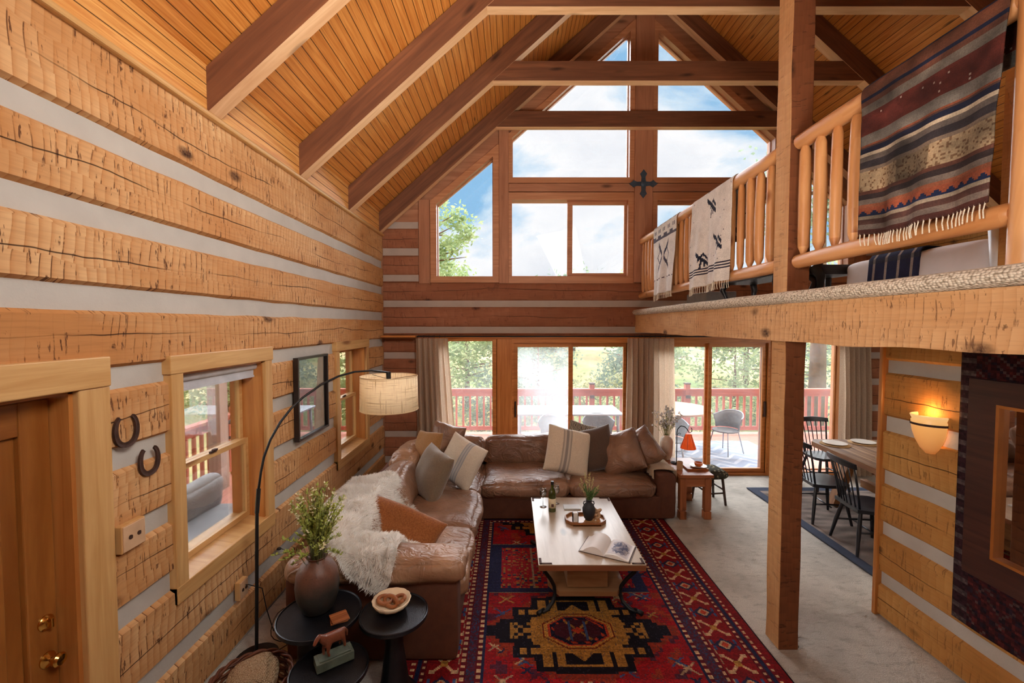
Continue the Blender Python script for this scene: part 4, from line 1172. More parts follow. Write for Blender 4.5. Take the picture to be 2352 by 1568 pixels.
# open book
bk = empty('open_book', (.80, 3.57, TZ), -.46, 'open illustrated book lying over the front right corner of the coffee table', 'book')
paper = plain('page_paper', srgb(226, 218, 212), .6, var=.03)
def page(side):
    mb = MB(); n = 14; vs = []; fs = []
    W, D = .20, .27
    for i in range(n+1):
        t = i/n; x = side*W*t
        z = (.055 if side < 0 else .024)*math.sin(min(1, t*1.15)*PI)**.8*(1-.25*t)+.016*(1-t*.3) if t > 0 else .006
        for y in (-D/2, D/2): vs.append((x, y, z)); 
    m = len(vs)
    for i in range(n): fs.append((2*i, 2*i+1, 2*i+3, 2*i+2))
    base = [(v[0], v[1], .004) for v in vs]
    vs2 = vs+base
    for i in range(n):
        fs.append((m+2*i, m+2*i+2, 2*i+2, 2*i)); fs.append((m+2*i+1, 2*i+1, 2*i+3, m+2*i+3)); fs.append((m+2*i, m+2*i+1, m+2*i+3, m+2*i+2))
    fs.append((2*n, 2*n+1, m+2*n+1, m+2*n))
    mb.mesh(vs2, fs); mb.build('page_block', paper, bk, smooth=True, angle=40)
page(-1); page(1)
mb = MB(); mb.box(-.21, .21, -.14, .14, 0, .004); mb.build('cover', plain('book_cover', srgb(84, 62, 52), .5), bk)
def pic_fn(U, V):
    n = np.array([[noise.fractal(Vector((a*4, b*4, 3)), 1, 2, 4) for a in np.linspace(0, 1, U.shape[1])] for b in np.linspace(0, 1, U.shape[0])])
    e = ((U-.5)/.42)**2+((V-.5)/.42)**2
    c = np.zeros(U.shape+(3,))+np.array((206, 200, 202.)); m = (e+n*.8 < 1); c[m] = np.array((138, 132, 142.)); c[m & (n > .05)] = np.array((84, 86, 110.)); c[m & (n < -.35)] = np.array((178, 166, 164.))
    return c
def pic_pos(u, v):
    t = .12+.80*u; z = .024*math.sin(min(1, t*1.15)*PI)**.8*(1-.25*t)+.016*(1-t*.3)+.0012
    return (.20*t, -.115+.23*v, z)
color_grid('page_picture', pic_fn, 40, 44, pic_pos, attr_mat('printed_page', .5, 0.02, 50, .02), bk)

# end table, lamp, vase, bowl ---------------------------------------------
etw = wood('end_table_wood', srgb(184, 112, 66), srgb(142, 78, 42), gr=14, rough=.4)
et = empty('end_table', (2.22, 5.50, 0), 0, 'wooden end table with stout turned legs right of the sofa arm', 'side table')
mb = MB(); mb.box(-.205, .205, -.35, .35, .515, .555); mb.build('tabletop', etw, et, bevel=.006)
mb = MB(); mb.box(-.175, .175, -.31, .31, .40, .515); mb.build('apron', etw, et, bevel=.004)
for sx in (-1, 1):
    for sy in (-1, 1):
        mb = MB(); x, y = sx*.15, sy*.28
        mb.box(x-.04, x+.04, y-.04, y+.04, .11, .50); mb.box(x-.032, x+.032, y-.032, y+.032, .095, .115); mb.box(x-.042, x+.042, y-.042, y+.042, 0.0, .098)
        mb.build('leg', etw, et, bevel=.006)
lp = empty('table_lamp', (2.14, 5.60, .556), 0, 'small iron table lamp with glowing amber shade on the end table', 'lamp')
mb = MB(); mb.lathe([(.07, 0), (.07, .01), (.02, .02), (.001, .022)], n=20); mb.tube([(0, 0, .01), (0, 0, .40), (.01, 0, .45), (.05, 0, .49), (.10, 0, .48), (.13, 0, .45), (.15, 0, .415)], .006, 8)
mb.tube([(.15, 0, .415), (.17, 0, .40), (.195, 0, .42), (.195, 0, .455), (.18, 0, .465)], .005, 8); mb.tube([(0, 0, .37), (.03, 0, .40), (.05, 0, .39), (.04, 0, .375)], .004, 6)
mb.build('stand', M['black'], lp, smooth=True)
am = NT('amber_mica'); nn_ = am.noise(am.coord('Object', (1, 1, .6)), 14, 3)
am.done(am.mix(am.ramp(nn_, (.35, 0.0), (.65, 1.0)), srgb(180, 56, 22), srgb(120, 30, 16)), .4, .4, 0, None, Emission_Color=srgb(230, 84, 30), Emission_Strength=.55)
mb = MB(); mb.lathe([(.035, .385), (.038, .38), (.098, .20), (.097, .197)], (.15, 0, 0), 24); mb.build('lamp_shade', am.m, lp, smooth=True, angle=60)
mb = MB(); mb.lathe([(.001, .25), (.022, .27), (.022, .30), (.001, .32)], (.15, 0, 0), 12); mb.build('bulb', emit_mat('bulb_glow', (1, .55, .2, 1), 8), lp, smooth=True)
mb = MB()
for k in range(6):
    a = k*PI/3; mb.tube([(.15+.039*math.cos(a), .039*math.sin(a), .383), (.15+.099*math.cos(a), .099*math.sin(a), .197)], .0022, 5)
mb.build('shade_ribs', M['black'], lp)
wv = empty('flower_vase', (2.07, 5.78, .556), 0, 'cream ceramic vase of white blossoms standing on the end table', 'vase')
mb = MB(); mb.lathe([(.05, 0), (.075, .05), (.082, .15), (.085, .24), (.07, .29), (.035, .315), (.04, .33), (.034, .33), (.03, .31), (.001, .28)], n=26); mb.build('body', plain('cream_glaze', srgb(232, 218, 200), .35, var=.05), wv, smooth=True, angle=60)
wfl = plain('white_petals', srgb(240, 236, 236), .7, var=.05)
ylg = plain('pale_foliage', srgb(150, 150, 84), .8, var=.3, scale=20)
fb = empty('blossom_bouquet', (2.07, 5.78, .87), 0, 'airy bunch of white blossoms and pale stems in the cream vase', 'plant')
mb = MB(); mw = MB(); rr = random.Random(11)
for k in range(46):
    an = rr.uniform(0, 2*PI); ti = abs(rr.gauss(0, .42)); L = rr.uniform(.16, .42)
    d = Vector((math.cos(an)*math.sin(ti), math.sin(an)*math.sin(ti)*.7, math.cos(ti)))
    mb.tube([(0, 0, -.1), d*L*.5+Vector((0, 0, .01)), d*L], [.0018, .0015, .001], 4)
    for j in range(9): leaf_quad(mb, d*L*rr.uniform(.3, 1), d+Vector((rr.uniform(-1, 1), rr.uniform(-1, 1), rr.uniform(-.3, 1))), .022, .004)
    for j in range(4 if k % 2 else 1):
        p = d*L*rr.uniform(.7, 1.02)+Vector((rr.uniform(-.02, .02), rr.uniform(-.02, .02), 0))
        for q in range(7): leaf_quad(mw, p, Vector((rr.uniform(-1, 1), rr.uniform(-1, 1), rr.uniform(-1, 1))), rr.uniform(.018, .032), .010)
mb.build('stems', ylg, fb); mw.build('blossoms', wfl, fb)
mb = MB(); mb.box(-.13, .13, -.09, .09, 0, .022); o = mb.build('wooden_board', etw, label='wooden serving board under the plate on the end table', cat='board', bevel=.004); o.location = (2.30, 5.40, .556)
mb = MB(); mb.lathe([(.04, 0), (.095, .012), (.10, .016), (.094, .016), (.04, .006), (.001, .006)], n=28); o = mb.build('plate', plain('white_china', srgb(230, 226, 222), .25, var=.02), smooth=True, angle=50, label='round white plate on the wooden board of the end table', cat='plate'); o.location = (2.34, 5.40, .579)
mb = MB(); mb.lathe([(.025, 0), (.045, .012), (.05, .045), (.046, .047), (.04, .015), (.001, .008)], n=22, wob=lambda a, z: 1+.05*math.sin(a*8)); o = mb.build('amber_bowl', plain('amber_glass', srgb(216, 104, 30), .15, var=.2, spec=.8), smooth=True, label='small orange glass bowl on the white plate', cat='bowl'); o.location = (2.34, 5.40, .586)
mb = MB(); mb.lathe([(.032, 0), (.036, .01), (.036, .10), (.033, .10), (.032, .012), (.001, .01)], n=22); o = mb.build('candle_cup', plain('tan_stoneware', srgb(196, 160, 122), .5), smooth=True, angle=50, label='tan stoneware cup left of the white plate on the end table', cat='cup'); o.location = (2.09, 5.36, .556)
# throw over arm
def arm_throw(u, v):
    # u across (y), v along: from inner side over the arm and down outside
    L = v*.72; r = .0
    y = 5.42+(u-.5)*.40+.02*math.sin(v*9+u*4)
    if L < .10: return (1.715-.01*math.sin(u*25), y-.03, .585-(.10-L)*.9)
    if L < .36: return (1.725+(L-.10), y, .592+.012*math.sin((L-.10)/.26*PI))
    return (1.99+.008*math.sin(u*28), y-.0, .588-(L-.36))
throwm = fabric('beige_knit', srgb(206, 182, 152), srgb(176, 150, 120), 120)
thr = color_grid('fringed_throw', lambda U, V: np.zeros(U.shape+(3,))+np.array((206, 182, 152.)), 26, 50, arm_throw, throwm, thick=.008, label='beige fringed throw hanging over the right arm of the sofa', cat='throw blanket')
mb = MB()
for k in range(26):
    x, y, z = arm_throw(k/25, 1.0); mb.tube([(x, y, z), (x+.004, y, z-.03), (x, y+.004, z-.06)], .003, 4)
mb.build('fringe', throwm, thr)
# stool
st = empty('stool', (2.62, 5.72, 0), .12, 'small dark wooden stool with a patterned seat cushion beside the end table', 'stool')
stw = wood('dark_stool_wood', srgb(92, 62, 44), srgb(58, 38, 28), knots=False)
cs_ = NT('stool_fabric'); vv = cs_.coord('Object'); cn = cs_.voro(vv, 26)
cs_.done(cs_.mix(cs_.ramp(cn, (.25, 0.0), (.4, 1.0)), srgb(150, 140, 112), srgb(66, 62, 52)), .9, .1)
cushion('seat', cs_.m, st, (0, 0, .40), (.36, .34, .09), (0, 0, 0), .045, .02, .004, 3)
for sx in (-1, 1):
    for sy in (-1, 1):
        mb = MB(); mb.tube([(sx*.12, sy*.11, .37), (sx*.155, sy*.14, 0)], [.018, .016], 8); mb.build('leg', stw, st, smooth=True)
for a, b in (((-.14, -.13), (.14, -.13)), ((-.14, .13), (.14, .13)), ((-.135, -.13), (-.135, .13)), ((.135, -.13), (.135, .13))):
    mb = MB(); z = .16 if a[0] != b[0] else .2; mb.tube([(a[0], a[1], z), (b[0], b[1], z)], .011, 7); mb.build('stretcher', stw, st, smooth=True)

# floor lamp --------------------------------------------------------------
fl_ = empty('floor_lamp', (-1.80, 2.98, 0), 0, 'tall black arc floor lamp with round cream linen shade over the sofa', 'lamp')
mb = MB(); mb.lathe([(.14, 0), (.14, .02), (.03, .03), (.02, .06), (.012, .07)], n=28); mb.build('base', M['black'], fl_, smooth=True, angle=50)
pole = []
for (px, py, y) in ((590, 1178, 3.0), (594, 1122, 3.02), (599, 1085, 3.04), (606, 1050, 3.06), (621, 1010, 3.1), (644, 969, 3.16), (670, 936, 3.23), (695, 913, 3.3), (739, 882, 3.43), (777, 864, 3.55), (815, 853.5, 3.67), (853, 851, 3.79), (892, 855, 3.9)):
    a = (px-1176)/1000; b = -(py-784)/1000; T_ = math.atan(.039); cz, sz = math.cos(T_), math.sin(T_)
    r = Vector((a, cz+b*sz, -sz+b*cz)); t = y/r.y; p = Vector((0, 0, 2.36))+r*t; pole.append(p-Vector((-1.80, 2.98, 0)))
low = pole[0]
mb = MB(); mb.tube([(0, 0, .05), (low.x*.5, low.y*.5, low.z*.5), low], .0115, 10); mb.tube([Vector(pole[0]), Vector(pole[1])], .0145, 10)
mb.build('pole', M['black'], fl_, smooth=True, angle=50)
mb = MB(); mb.tube(pole[1:], .0085, 10); mb.build('arm', M['black'], fl_, smooth=True)
tip = pole[-1]
mb = MB(); mb.tube([tip+Vector((0, 0, .005)), tip+Vector((.002, 0, -.06))], [.022, .022], 10); mb.build('socket', M['black'], fl_, smooth=True, angle=50)
shd = NT('cream_linen_shade'); sv = shd.coord('Object')
s1 = shd.noise(shd.coord('Object', (4, 4, 160)), 1, 3); s2 = shd.noise(shd.coord('Object', (90, 90, 4)), 1, 3)
shc = shd.mix(shd.ramp(shd.math('MINIMUM', s1, s2), (.30, 1.0), (.45, 0.0)), srgb(238, 214, 178), srgb(176, 142, 104))
shd.done(shc, .8, .1, 0, None, Emission_Color=srgb(255, 214, 160), Emission_Strength=.16)
cc = tip+Vector((.0, .02, -.035)); R = .252
mb = MB(); mb.lathe([(R*1.0, -.0), (R*1.02, -.30)], tuple(cc), 48); o = mb.build('lamp_shade', shd.m, fl_, smooth=True)
m = o.modifiers.new('s', 'SOLIDIFY'); m.thickness = .003
# fix: open tube (no end caps)
bm = bmesh.new(); bm.from_mesh(o.data); bmesh.ops.delete(bm, geom=[f for f in bm.faces if len(f.verts) > 4], context='FACES'); bm.to_mesh(o.data); bm.free()
mb = MB()
for zz_ in (0, -.30):
    mb = MB(); mb.tube([(cc.x+R*(1.0 if zz_ == 0 else 1.02)*math.cos(a), cc.y+R*(1.0 if zz_ == 0 else 1.02)*math.sin(a), cc.z+zz_) for a in [2*PI*k/48 for k in range(49)]], .004, 6, cap=False)
    mb.build('shade_hem', plain('hem', srgb(214, 186, 148), .7), o, smooth=True)
mb = MB()
for k in range(3):
    a = 2*PI*k/3+.4; mb.tube([cc+Vector((0, 0, -.03)), cc+Vector((R*math.cos(a), R*math.sin(a), -.004))], .0022, 5)
mb.build('spider', M['black'], fl_)

# side tables in front of the sofa ------------------------------------------
dk = plain('dark_bronze_metal', srgb(34, 33, 37), .34, .55, var=.25, scale=18, bump=.25)
def round_table(x, y, z, r, col_r, lab, ped):
    t = empty('side_table', (x, y, 0), 0, lab, 'side table', 'round black side tables')
    mb = MB(); mb.lathe([(r-.012, z-.022), (r, z-.018), (r, z+.004), (r-.006, z+.006), (r-.012, z), (.001, z)], n=56); mb.build('tabletop', dk, t, smooth=True, angle=35)
    mb = MB()
    if ped == 'cone': mb.lathe([(r*.72, 0), (r*.72, .015), (r*.42, .10), (r*.26, z-.2), (r*.30, z-.02)], n=40)
    else: mb.lathe([(r*.8, 0), (r*.8, .02), (col_r, .03), (col_r, z-.02)], n=40)
    mb.build('pedestal', dk, t, smooth=True, angle=35)
round_table(-1.205, 2.66, .55, .25, .13, 'larger round black side table holding the big flower vase', 'drum')
round_table(-.742, 2.67, .55, .21, .055, 'round black pedestal side table holding the scalloped bowl', 'cone')
round_table(-1.02, 2.36, .44, .21, .10, 'lowest round black side table holding the horse figurine', 'drum')
# big vase
bv = empty('flower_vase', (-1.235, 2.70, .551), 0, 'big speckled brown pottery vase on the larger round side table', 'vase')
vm = NT('two_tone_glaze'); v = vm.coord('Object'); s = vm.new('ShaderNodeSeparateXYZ'); vm.l.new(v, s.inputs[0])
f = vm.ramp(vm.math('ADD', s.outputs[2], vm.math('MULTIPLY', vm.noise(v, 9, 4), .12)), (.20, 0.0), (.34, 1.0))
c = vm.mix(f, srgb(46, 44, 40), srgb(108, 68, 50)); c = vm.mix(vm.ramp(vm.noise(v, 110, 2), (.6, 0.0), (.68, .5)), c, srgb(40, 32, 28))
vm.done(c, .5, .5, 0, vm.bump(vm.noise(v, 30, 4), .3, .01))
mb = MB(); mb.lathe([(.075, 0), (.095, .02), (.125, .10), (.132, .17), (.122, .25), (.095, .30), (.062, .325), (.055, .335), (.066, .35), (.060, .35), (.046, .33), (.001, .29)], n=36); mb.build('body', vm.m, bv, smooth=True, angle=60)
fo = empty('wildflower_bouquet', (-1.235, 2.70, .88), 0, 'loose green and cream wildflower arrangement in the big brown vase', 'plant')
lg = plain('sage_green_leaf', srgb(168, 176, 84), .75, var=.4, scale=25); dg = plain('stem_green', srgb(92, 94, 52), .8, var=.3, scale=25); cf = plain('cream_flower', srgb(226, 216, 178), .8, var=.1, scale=25)
mb = MB(); ms = MB(); mf = MB(); rr = random.Random(21)
for k in range(88):
    an = rr.uniform(0, 2*PI); ti = min(1.15, abs(rr.gauss(0, .46))); L = rr.uniform(.22, .48)*(1-.28*ti)
    d = Vector((math.cos(an)*math.sin(ti), math.sin(an)*math.sin(ti), math.cos(ti)))
    b1 = d*L*.5+Vector((0, 0, .03)); e_ = d*L+Vector((rr.uniform(-.02, .02), rr.uniform(-.02, .02), -.02*ti))
    ms.tube([(d.x*.02, d.y*.02, -.12), b1, e_], [.002, .0016, .001], 4)
    kind = k % 3
    for j in range(44 if kind else 26):
        t = rr.uniform(.35, 1.03); p = (b1*(1-(t-.5)*2)+e_*((t-.5)*2)) if t > .5 else b1*(t*2)
        dd = d*.9+Vector((rr.uniform(-1, 1), rr.uniform(-1, 1), rr.uniform(-.4, .9)))
        leaf_quad(mb, p, dd, rr.uniform(.016, .034), rr.uniform(.004, .007))
    if kind == 0:
        for j in range(7):
            t = rr.uniform(.8, 1.08); p = b1+(e_-b1)*((t-.5)*2)+Vector((rr.uniform(-.018, .018), rr.uniform(-.018, .018), rr.uniform(-.01, .01)))
            for q in range(5): leaf_quad(mf, p, Vector((rr.uniform(-1, 1), rr.uniform(-1, 1), rr.uniform(-.3, 1))), rr.uniform(.009, .018), .005)
mb.build('leaves', lg, fo); ms.build('stems', dg, fo); mf.build('flowers', cf, fo)
# coasters
cow = planks('coaster_wood', srgb(196, 124, 72), srgb(138, 74, 40), .02, rough=.4, knots=False)
for (dx, rz, z, lab) in ((0, .45, 0, 'lower square striped wooden coaster beside the big vase'), (.006, .62, .010, 'upper square striped wooden coaster beside the big vase')):
    mb = MB(); mb.box(-.05, .05, -.05, .05, 0, .009); o = mb.build('coaster', cow, label=lab, cat='coaster', group='wooden coasters', bevel=.002); o.location = (-1.065+dx, 2.61-dx, .552+z); o.rotation_euler = (0, 0, rz)
# scalloped bowl with chain links
bw = empty('scalloped_bowl', (-.765, 2.70, .552), 0, 'cream scalloped bowl on the round pedestal side table', 'bowl')
mb = MB(); mb.lathe([(.04, 0), (.06, .008), (.10, .035), (.118, .068), (.112, .07), (.095, .04), (.05, .016), (.001, .013)], n=72, wob=lambda a, z: 1+(.035*abs(math.sin(a*7)) if z > .02 else .0)); mb.build('body', plain('cream_marble', srgb(226, 202, 168), .5), bw, smooth=True)
lk = wood('link_wood', srgb(176, 112, 68), srgb(140, 82, 46), knots=False, gr=10)
for k, (x, y, z, rx, ry, rz) in enumerate(((-.045, .012, .055, .35, .25, .6), (.0, -.012, .06, 1.25, .2, -.3), (.045, .02, .055, .3, -.25, -.7))):
    mb = MB(); mb.M = trs((0, 0, 0), (rx, ry, rz)); mb.tube([(.045*math.cos(a), .03*math.sin(a), 0) for a in [2*PI*i/28 for i in range(29)]], .0115, 10, cap=False)
    o = mb.build('wooden_link', lk, smooth=True, label='carved wooden chain link in the scalloped bowl, %s of the three' % ('leftmost', 'middle', 'rightmost')[k], cat='ornament', group='wooden chain links'); o.location = (-.765+x, 2.70+y, .552+z)
# horse on green block
blm = plain('verdigris_stone', srgb(84, 92, 78), .6, var=.4, scale=14, bump=.4)
mb = MB(); mb.M = trs((0, 0, 0), (0, 0, .62)); mb.box(-.10, .10, -.045, .045, 0, .05); mb.box(-.085, .085, -.035, .035, .05, .056)
hb = mb.build('book_block', blm, label='green weathered block under the horse figurine', cat='block', bevel=.008); hb.location = (-1.01, 2.40, .447)
def skin_fig(name, nodes, edges, radii, mat, parent=None, sub=1):
    me = bpy.data.meshes.new(name); me.from_pydata(nodes, edges, []); me.materials.append(mat)
    o = bpy.data.objects.new(name, me); COL.objects.link(o)
    o.modifiers.new('skin', 'SKIN'); me.skin_vertices or None
    for i, r in enumerate(radii): me.skin_vertices[0].data[i].radius = (r, r)
    me.skin_vertices[0].data[0].use_root = True
    m = o.modifiers.new('sub', 'SUBSURF'); m.levels = sub; m.render_levels = sub
    for p in me.polygons: p.use_smooth = True
    if parent is not None: o.parent = parent
    return o
horse = plain('carved_redwood', srgb(116, 62, 40), .35, var=.2, scale=20)
nodes = [(0, 0, .085), (.045, 0, .088), (-.045, 0, .09), (-.072, 0, .115), (-.082, 0, .140), (-.105, 0, .118), (-.118, 0, .10),
         (-.045, .018, .055), (-.05, .018, .028), (-.048, .018, 0), (-.04, -.018, .055), (-.045, -.018, .028), (-.035, -.018, 0),
         (.05, .018, .055), (.06, .018, .030), (.052, .018, 0), (.05, -.018, .055), (.058, -.018, .030), (.062, -.018, 0), (.068, 0, .095), (.088, 0, .07), (.088, 0, .04)]
edges = [(0, 1), (0, 2), (2, 3), (3, 4), (4, 5), (5, 6), (2, 7), (7, 8), (8, 9), (2, 10), (10, 11), (11, 12), (1, 13), (13, 14), (14, 15), (1, 16), (16, 17), (17, 18), (1, 19), (19, 20), (20, 21)]
rad = [.027, .028, .027, .019, .014, .012, .008, .012, .008, .007, .012, .008, .007, .014, .009, .007, .014, .009, .007, .01, .008, .005]
ho = skin_fig('horse_figurine', nodes, edges, rad, horse, sub=2); ho.location = (-1.015, 2.405, .505); ho.rotation_euler = (0, 0, .62+.35)
tag(ho, 'carved reddish brown horse figurine standing on the green block', 'figurine')
# basket with blanket
wick = wood('wicker', srgb(136, 78, 48), srgb(88, 46, 28), knots=False, gr=8)
bs = empty('wicker_basket', (-1.50, 2.42, 0), 0, 'round brown wicker basket on the floor by the lamp pole', 'basket')
mb = MB(); prof = []
for k in range(13):
    z = .02+.30*k/12; prof.append((.155+.055*math.sin(k/12*PI*.6), z))
for i, (r, z) in enumerate(prof):
    pts = [((r+.006*math.sin(12*a+(i % 2)*PI))*math.cos(a), (r+.006*math.sin(12*a+(i % 2)*PI))*math.sin(a), z) for a in [2*PI*k/72 for k in range(73)]]
    mb.tube(pts, .009, 5, cap=False)
for k in range(24):
    a = 2*PI*k/24; mb.tube([((r)*math.cos(a), (r)*math.sin(a), z) for r, z in prof], .005, 4)
mb.lathe([(.001, .012), (.16, .012), (.16, .02)], n=24)
mb.build('body', wick, bs, smooth=True)
mb = MB(); r, z = prof[-1]
for ph in (0, PI):
    mb.tube([((r+.004+.008*math.cos(9*a+ph))*math.cos(a), (r+.004+.008*math.cos(9*a+ph))*math.sin(a), z+.012+.008*math.sin(9*a+ph)) for a in [2*PI*k/140 for k in range(141)]], .009, 6, cap=False)
mb.build('rim', wick, bs, smooth=True)
mb = MB(); mb.tube([(.16*math.cos(a), -.21, .20+.13*math.sin(a)) for a in [PI*k/16 for k in range(17)]], .011, 7); mb.build('handle', wick, bs, smooth=True)
kn = NT('knitted_wool'); kv = kn.coord('UV', (60, 60, 1)); kd = kn.voro(kv, 1, 'F1', 'Distance', .3)
kn.done(kn.mix(kn.ramp(kd, (.2, 0.0), (.6, 1.0)), srgb(216, 190, 156), srgb(150, 118, 88)), .95, .1, 0, kn.bump(kn.math('SUBTRACT', 1.0, kd), .9, .01))
vs, fs = softbox((.24, .20, .12), .055, .02, .01, 5, 14, trs((-1.50, 2.44, .315), (.25, -.12, .35)))
mb = MB(); mb.mesh(vs, fs, [[(vs[i][0]*2, vs[i][1]*2+vs[i][2]) for i in f] for f in fs]); mb.build('knitted_blanket', kn.m, smooth=True, sub=1, label='rolled beige knitted blanket stuffed in the wicker basket', cat='blanket')
# cords
rr = random.Random(4)
mb = MB(); mb.tube([(-1.965, 3.11, .46), (-1.93, 3.12, .455), (-1.88, 3.2, .38), (-1.86, 3.22, .2), (-1.80, 3.2, .05), (-1.75, 3.3, .02), (-1.65, 3.1, .015), (-1.72, 3.0, .015)], .0035, 6)
mb.tube([(-1.72+.10*math.cos(a)*(1+.1*math.sin(a*3)), 3.25+.16*math.sin(a), .02+.10*abs(math.sin(a*.5+.4))) for a in [k*.35 for k in range(44)]], .0032, 5)
mb.build('power_cord', M['black'], smooth=True, label='tangled black power cord hanging from the wall outlet behind the lamp pole', cat='cord')
mb = MB(); mb.tube([(-1.99, 3.62, .46), (-1.95, 3.62, .46), (-1.89, 3.65, .40), (-1.87, 3.68, .25), (-1.88, 3.7, .02)], .0035, 6); mb.lathe([(.018, 0), (.018, .012), (.001, .014)], (-1.975, 3.62, .455), 10)
mb.build('lamp_cord', M['black'], smooth=True, label='black cord plugged into the wall behind the sofa end', cat='cord')

# outlets, horseshoes, picture --------------------------------------------
def outlet(y0, y1, z0, z1, label):
    t = empty('wall_outlet', (-1.99, (y0+y1)/2, (z0+z1)/2), 0, label, 'outlet'); w, h = (y1-y0)/2, (z1-z0)/2
    mb = MB(); mb.box(0, .035, -w, w, -h, h); mb.build('mounting_block', M['trim'], t, bevel=.004)
    mb = MB(); mb.box(.034, .041, -w+.005, w-.005, -h+.005, h-.005); mb.build('cover_plate', plain('tan_plate', srgb(204, 164, 128), .4), t, bevel=.003)
    for s in ((-1, 1) if w > .05 else (0,)):
        mb = MB(); mb.lathe([(.011, 0), (.011, .003), (.001, .004)], n=16); mb.box(-.009, -.005, -.008, .008, .003, .0045); mb.box(.005, .009, -.008, .008, .003, .0045)
        o = mb.build('receptacle', M['iron'], t); o.rotation_euler = (0, PI/2, 0); o.location = (.041, s*w*.36, 0)
outlet(2.14, 2.28, 1.205, 1.345, 'double wall outlet on a wooden block under the horseshoes')
outlet(3.05, 3.15, .375, .505, 'single wall outlet low on the log wall behind the lamp pole')
def horseshoe(y, z, h, w, lab, rz=0):
    mb = MB(); n = 30; vs = []; fs = []
    path = []
    for k in range(n+1):
        a = math.radians(-90-148+296*k/n); path.append((w/2*math.cos(a)*(1-.08*math.cos(a*2)), h/2*math.sin(a)*1.04))
    for k in range(n+1):
        p = Vector(path[k]); q0 = Vector(path[max(0, k-1)]); q1 = Vector(path[min(n, k+1)]); d = (q1-q0).normalized(); nn = Vector((d.y, -d.x)); hw = .011*(.8+.35*math.sin(PI*k/n))
        for (s, x) in ((-1, 0), (-1, .012), (-.2, .009), (.2, .009), (1, .012), (1, 0)):
            c = p+nn*hw*s; vs.append((x, c.x, c.y))
    for k in range(n):
        for j in range(5): a = k*6+j; fs.append((a, a+1, a+7, a+6))
        fs.append((k*6+5, k*6, k*6+6, k*6+11))
    fs.append(tuple(range(6))); fs.append(tuple(range(n*6, n*6+6)))
    mb.mesh(vs, fs); o = mb.build('horseshoe', M['iron'], label=lab, cat='horseshoe', group='horseshoes on the log wall'); o.location = (-1.982, y, z); o.rotation_euler = (rz, 0, 0)
horseshoe(2.212, 1.822, .150, .135, 'larger rusty horseshoe, nearer the door on the left log wall')
horseshoe(2.346, 1.624, .140, .125, 'smaller rusty horseshoe, lower and closer to the window on the left wall')
pf = empty('framed_picture', (-1.985, 4.26, 1.67), 0, 'black framed landscape print between the two side windows', 'picture')
pw, ph = .325, .385
mb = MB(); mb.prism([(-pw, -ph), (pw, -ph), (pw, ph), (-pw, ph)], 0, .045, 0, 'yz', [[(-pw+.022, -ph+.022), (pw-.022, -ph+.022), (pw-.022, ph-.022), (-pw+.022, ph-.022)]]); mb.build('picture_frame', plain('black_wood', srgb(40, 30, 28), .3), pf, bevel=.004)
def art_fn(U, V):
    c = np.zeros(U.shape+(3,))+np.array((206, 196, 176.))
    i = (np.abs(U-.5) < .36) & (np.abs(V-.5) < .39); c[i] = np.array((188, 192, 182.))
    n = np.array([[noise.fractal(Vector((a*3, b*5, 1)), 1, 2, 4) for a in np.linspace(0, 1, U.shape[1])] for b in np.linspace(0, 1, U.shape[0])])
    c[i & (V < .55+n*.15)] = np.array((164, 160, 158.)); c[i & (V < .38+n*.2)] = np.array((128, 124, 132.)); c[i & (V > .62) & (n > .12)] = np.array((206, 206, 196.)); c[i & (V < .25+n*.1)] = np.array((186, 168, 150.))
    return c
color_grid('print', art_fn, 40, 48, lambda u, v: (.012, -pw+.02+(2*pw-.04)*u, -ph+.02+(2*ph-.04)*v), attr_mat('art_paper', .7, .02, 40, .03), pf)
mb = MB(); mb.box(.022, .024, -pw+.02, pw-.02, -ph+.02, ph-.02); mb.build('picture_glass', glass('picture_glass', refl=.30), pf)
# roller blind and cord on first side window
bl = empty('roller_blind', (-2.06, 3.04, 2.03), 0, 'white roller blind rolled up at the top of the nearer side window', 'blind')
mb = MB(); mb.M = trs((0, 0, 0), (PI/2, 0, 0)); mb.lathe([(.028, -.42), (.028, .42)], n=20); mb.build('roll', plain('white_blind', srgb(206, 204, 206), .7), bl, smooth=True, angle=40)
mb = MB(); mb.box(-.004, .004, -.41, .41, -.075, 0); mb.box(-.01, .01, -.41, .41, -.085, -.07); mb.build('hanging_cloth', plain('white_blind_cloth', srgb(196, 194, 198), .8), bl)
mb = MB(); mb.tube([(.01, .425, .0), (.012, .43, -.6), (.02, .432, -1.17)], .003, 5); mb.build('pull_cord', M['white'], bl)
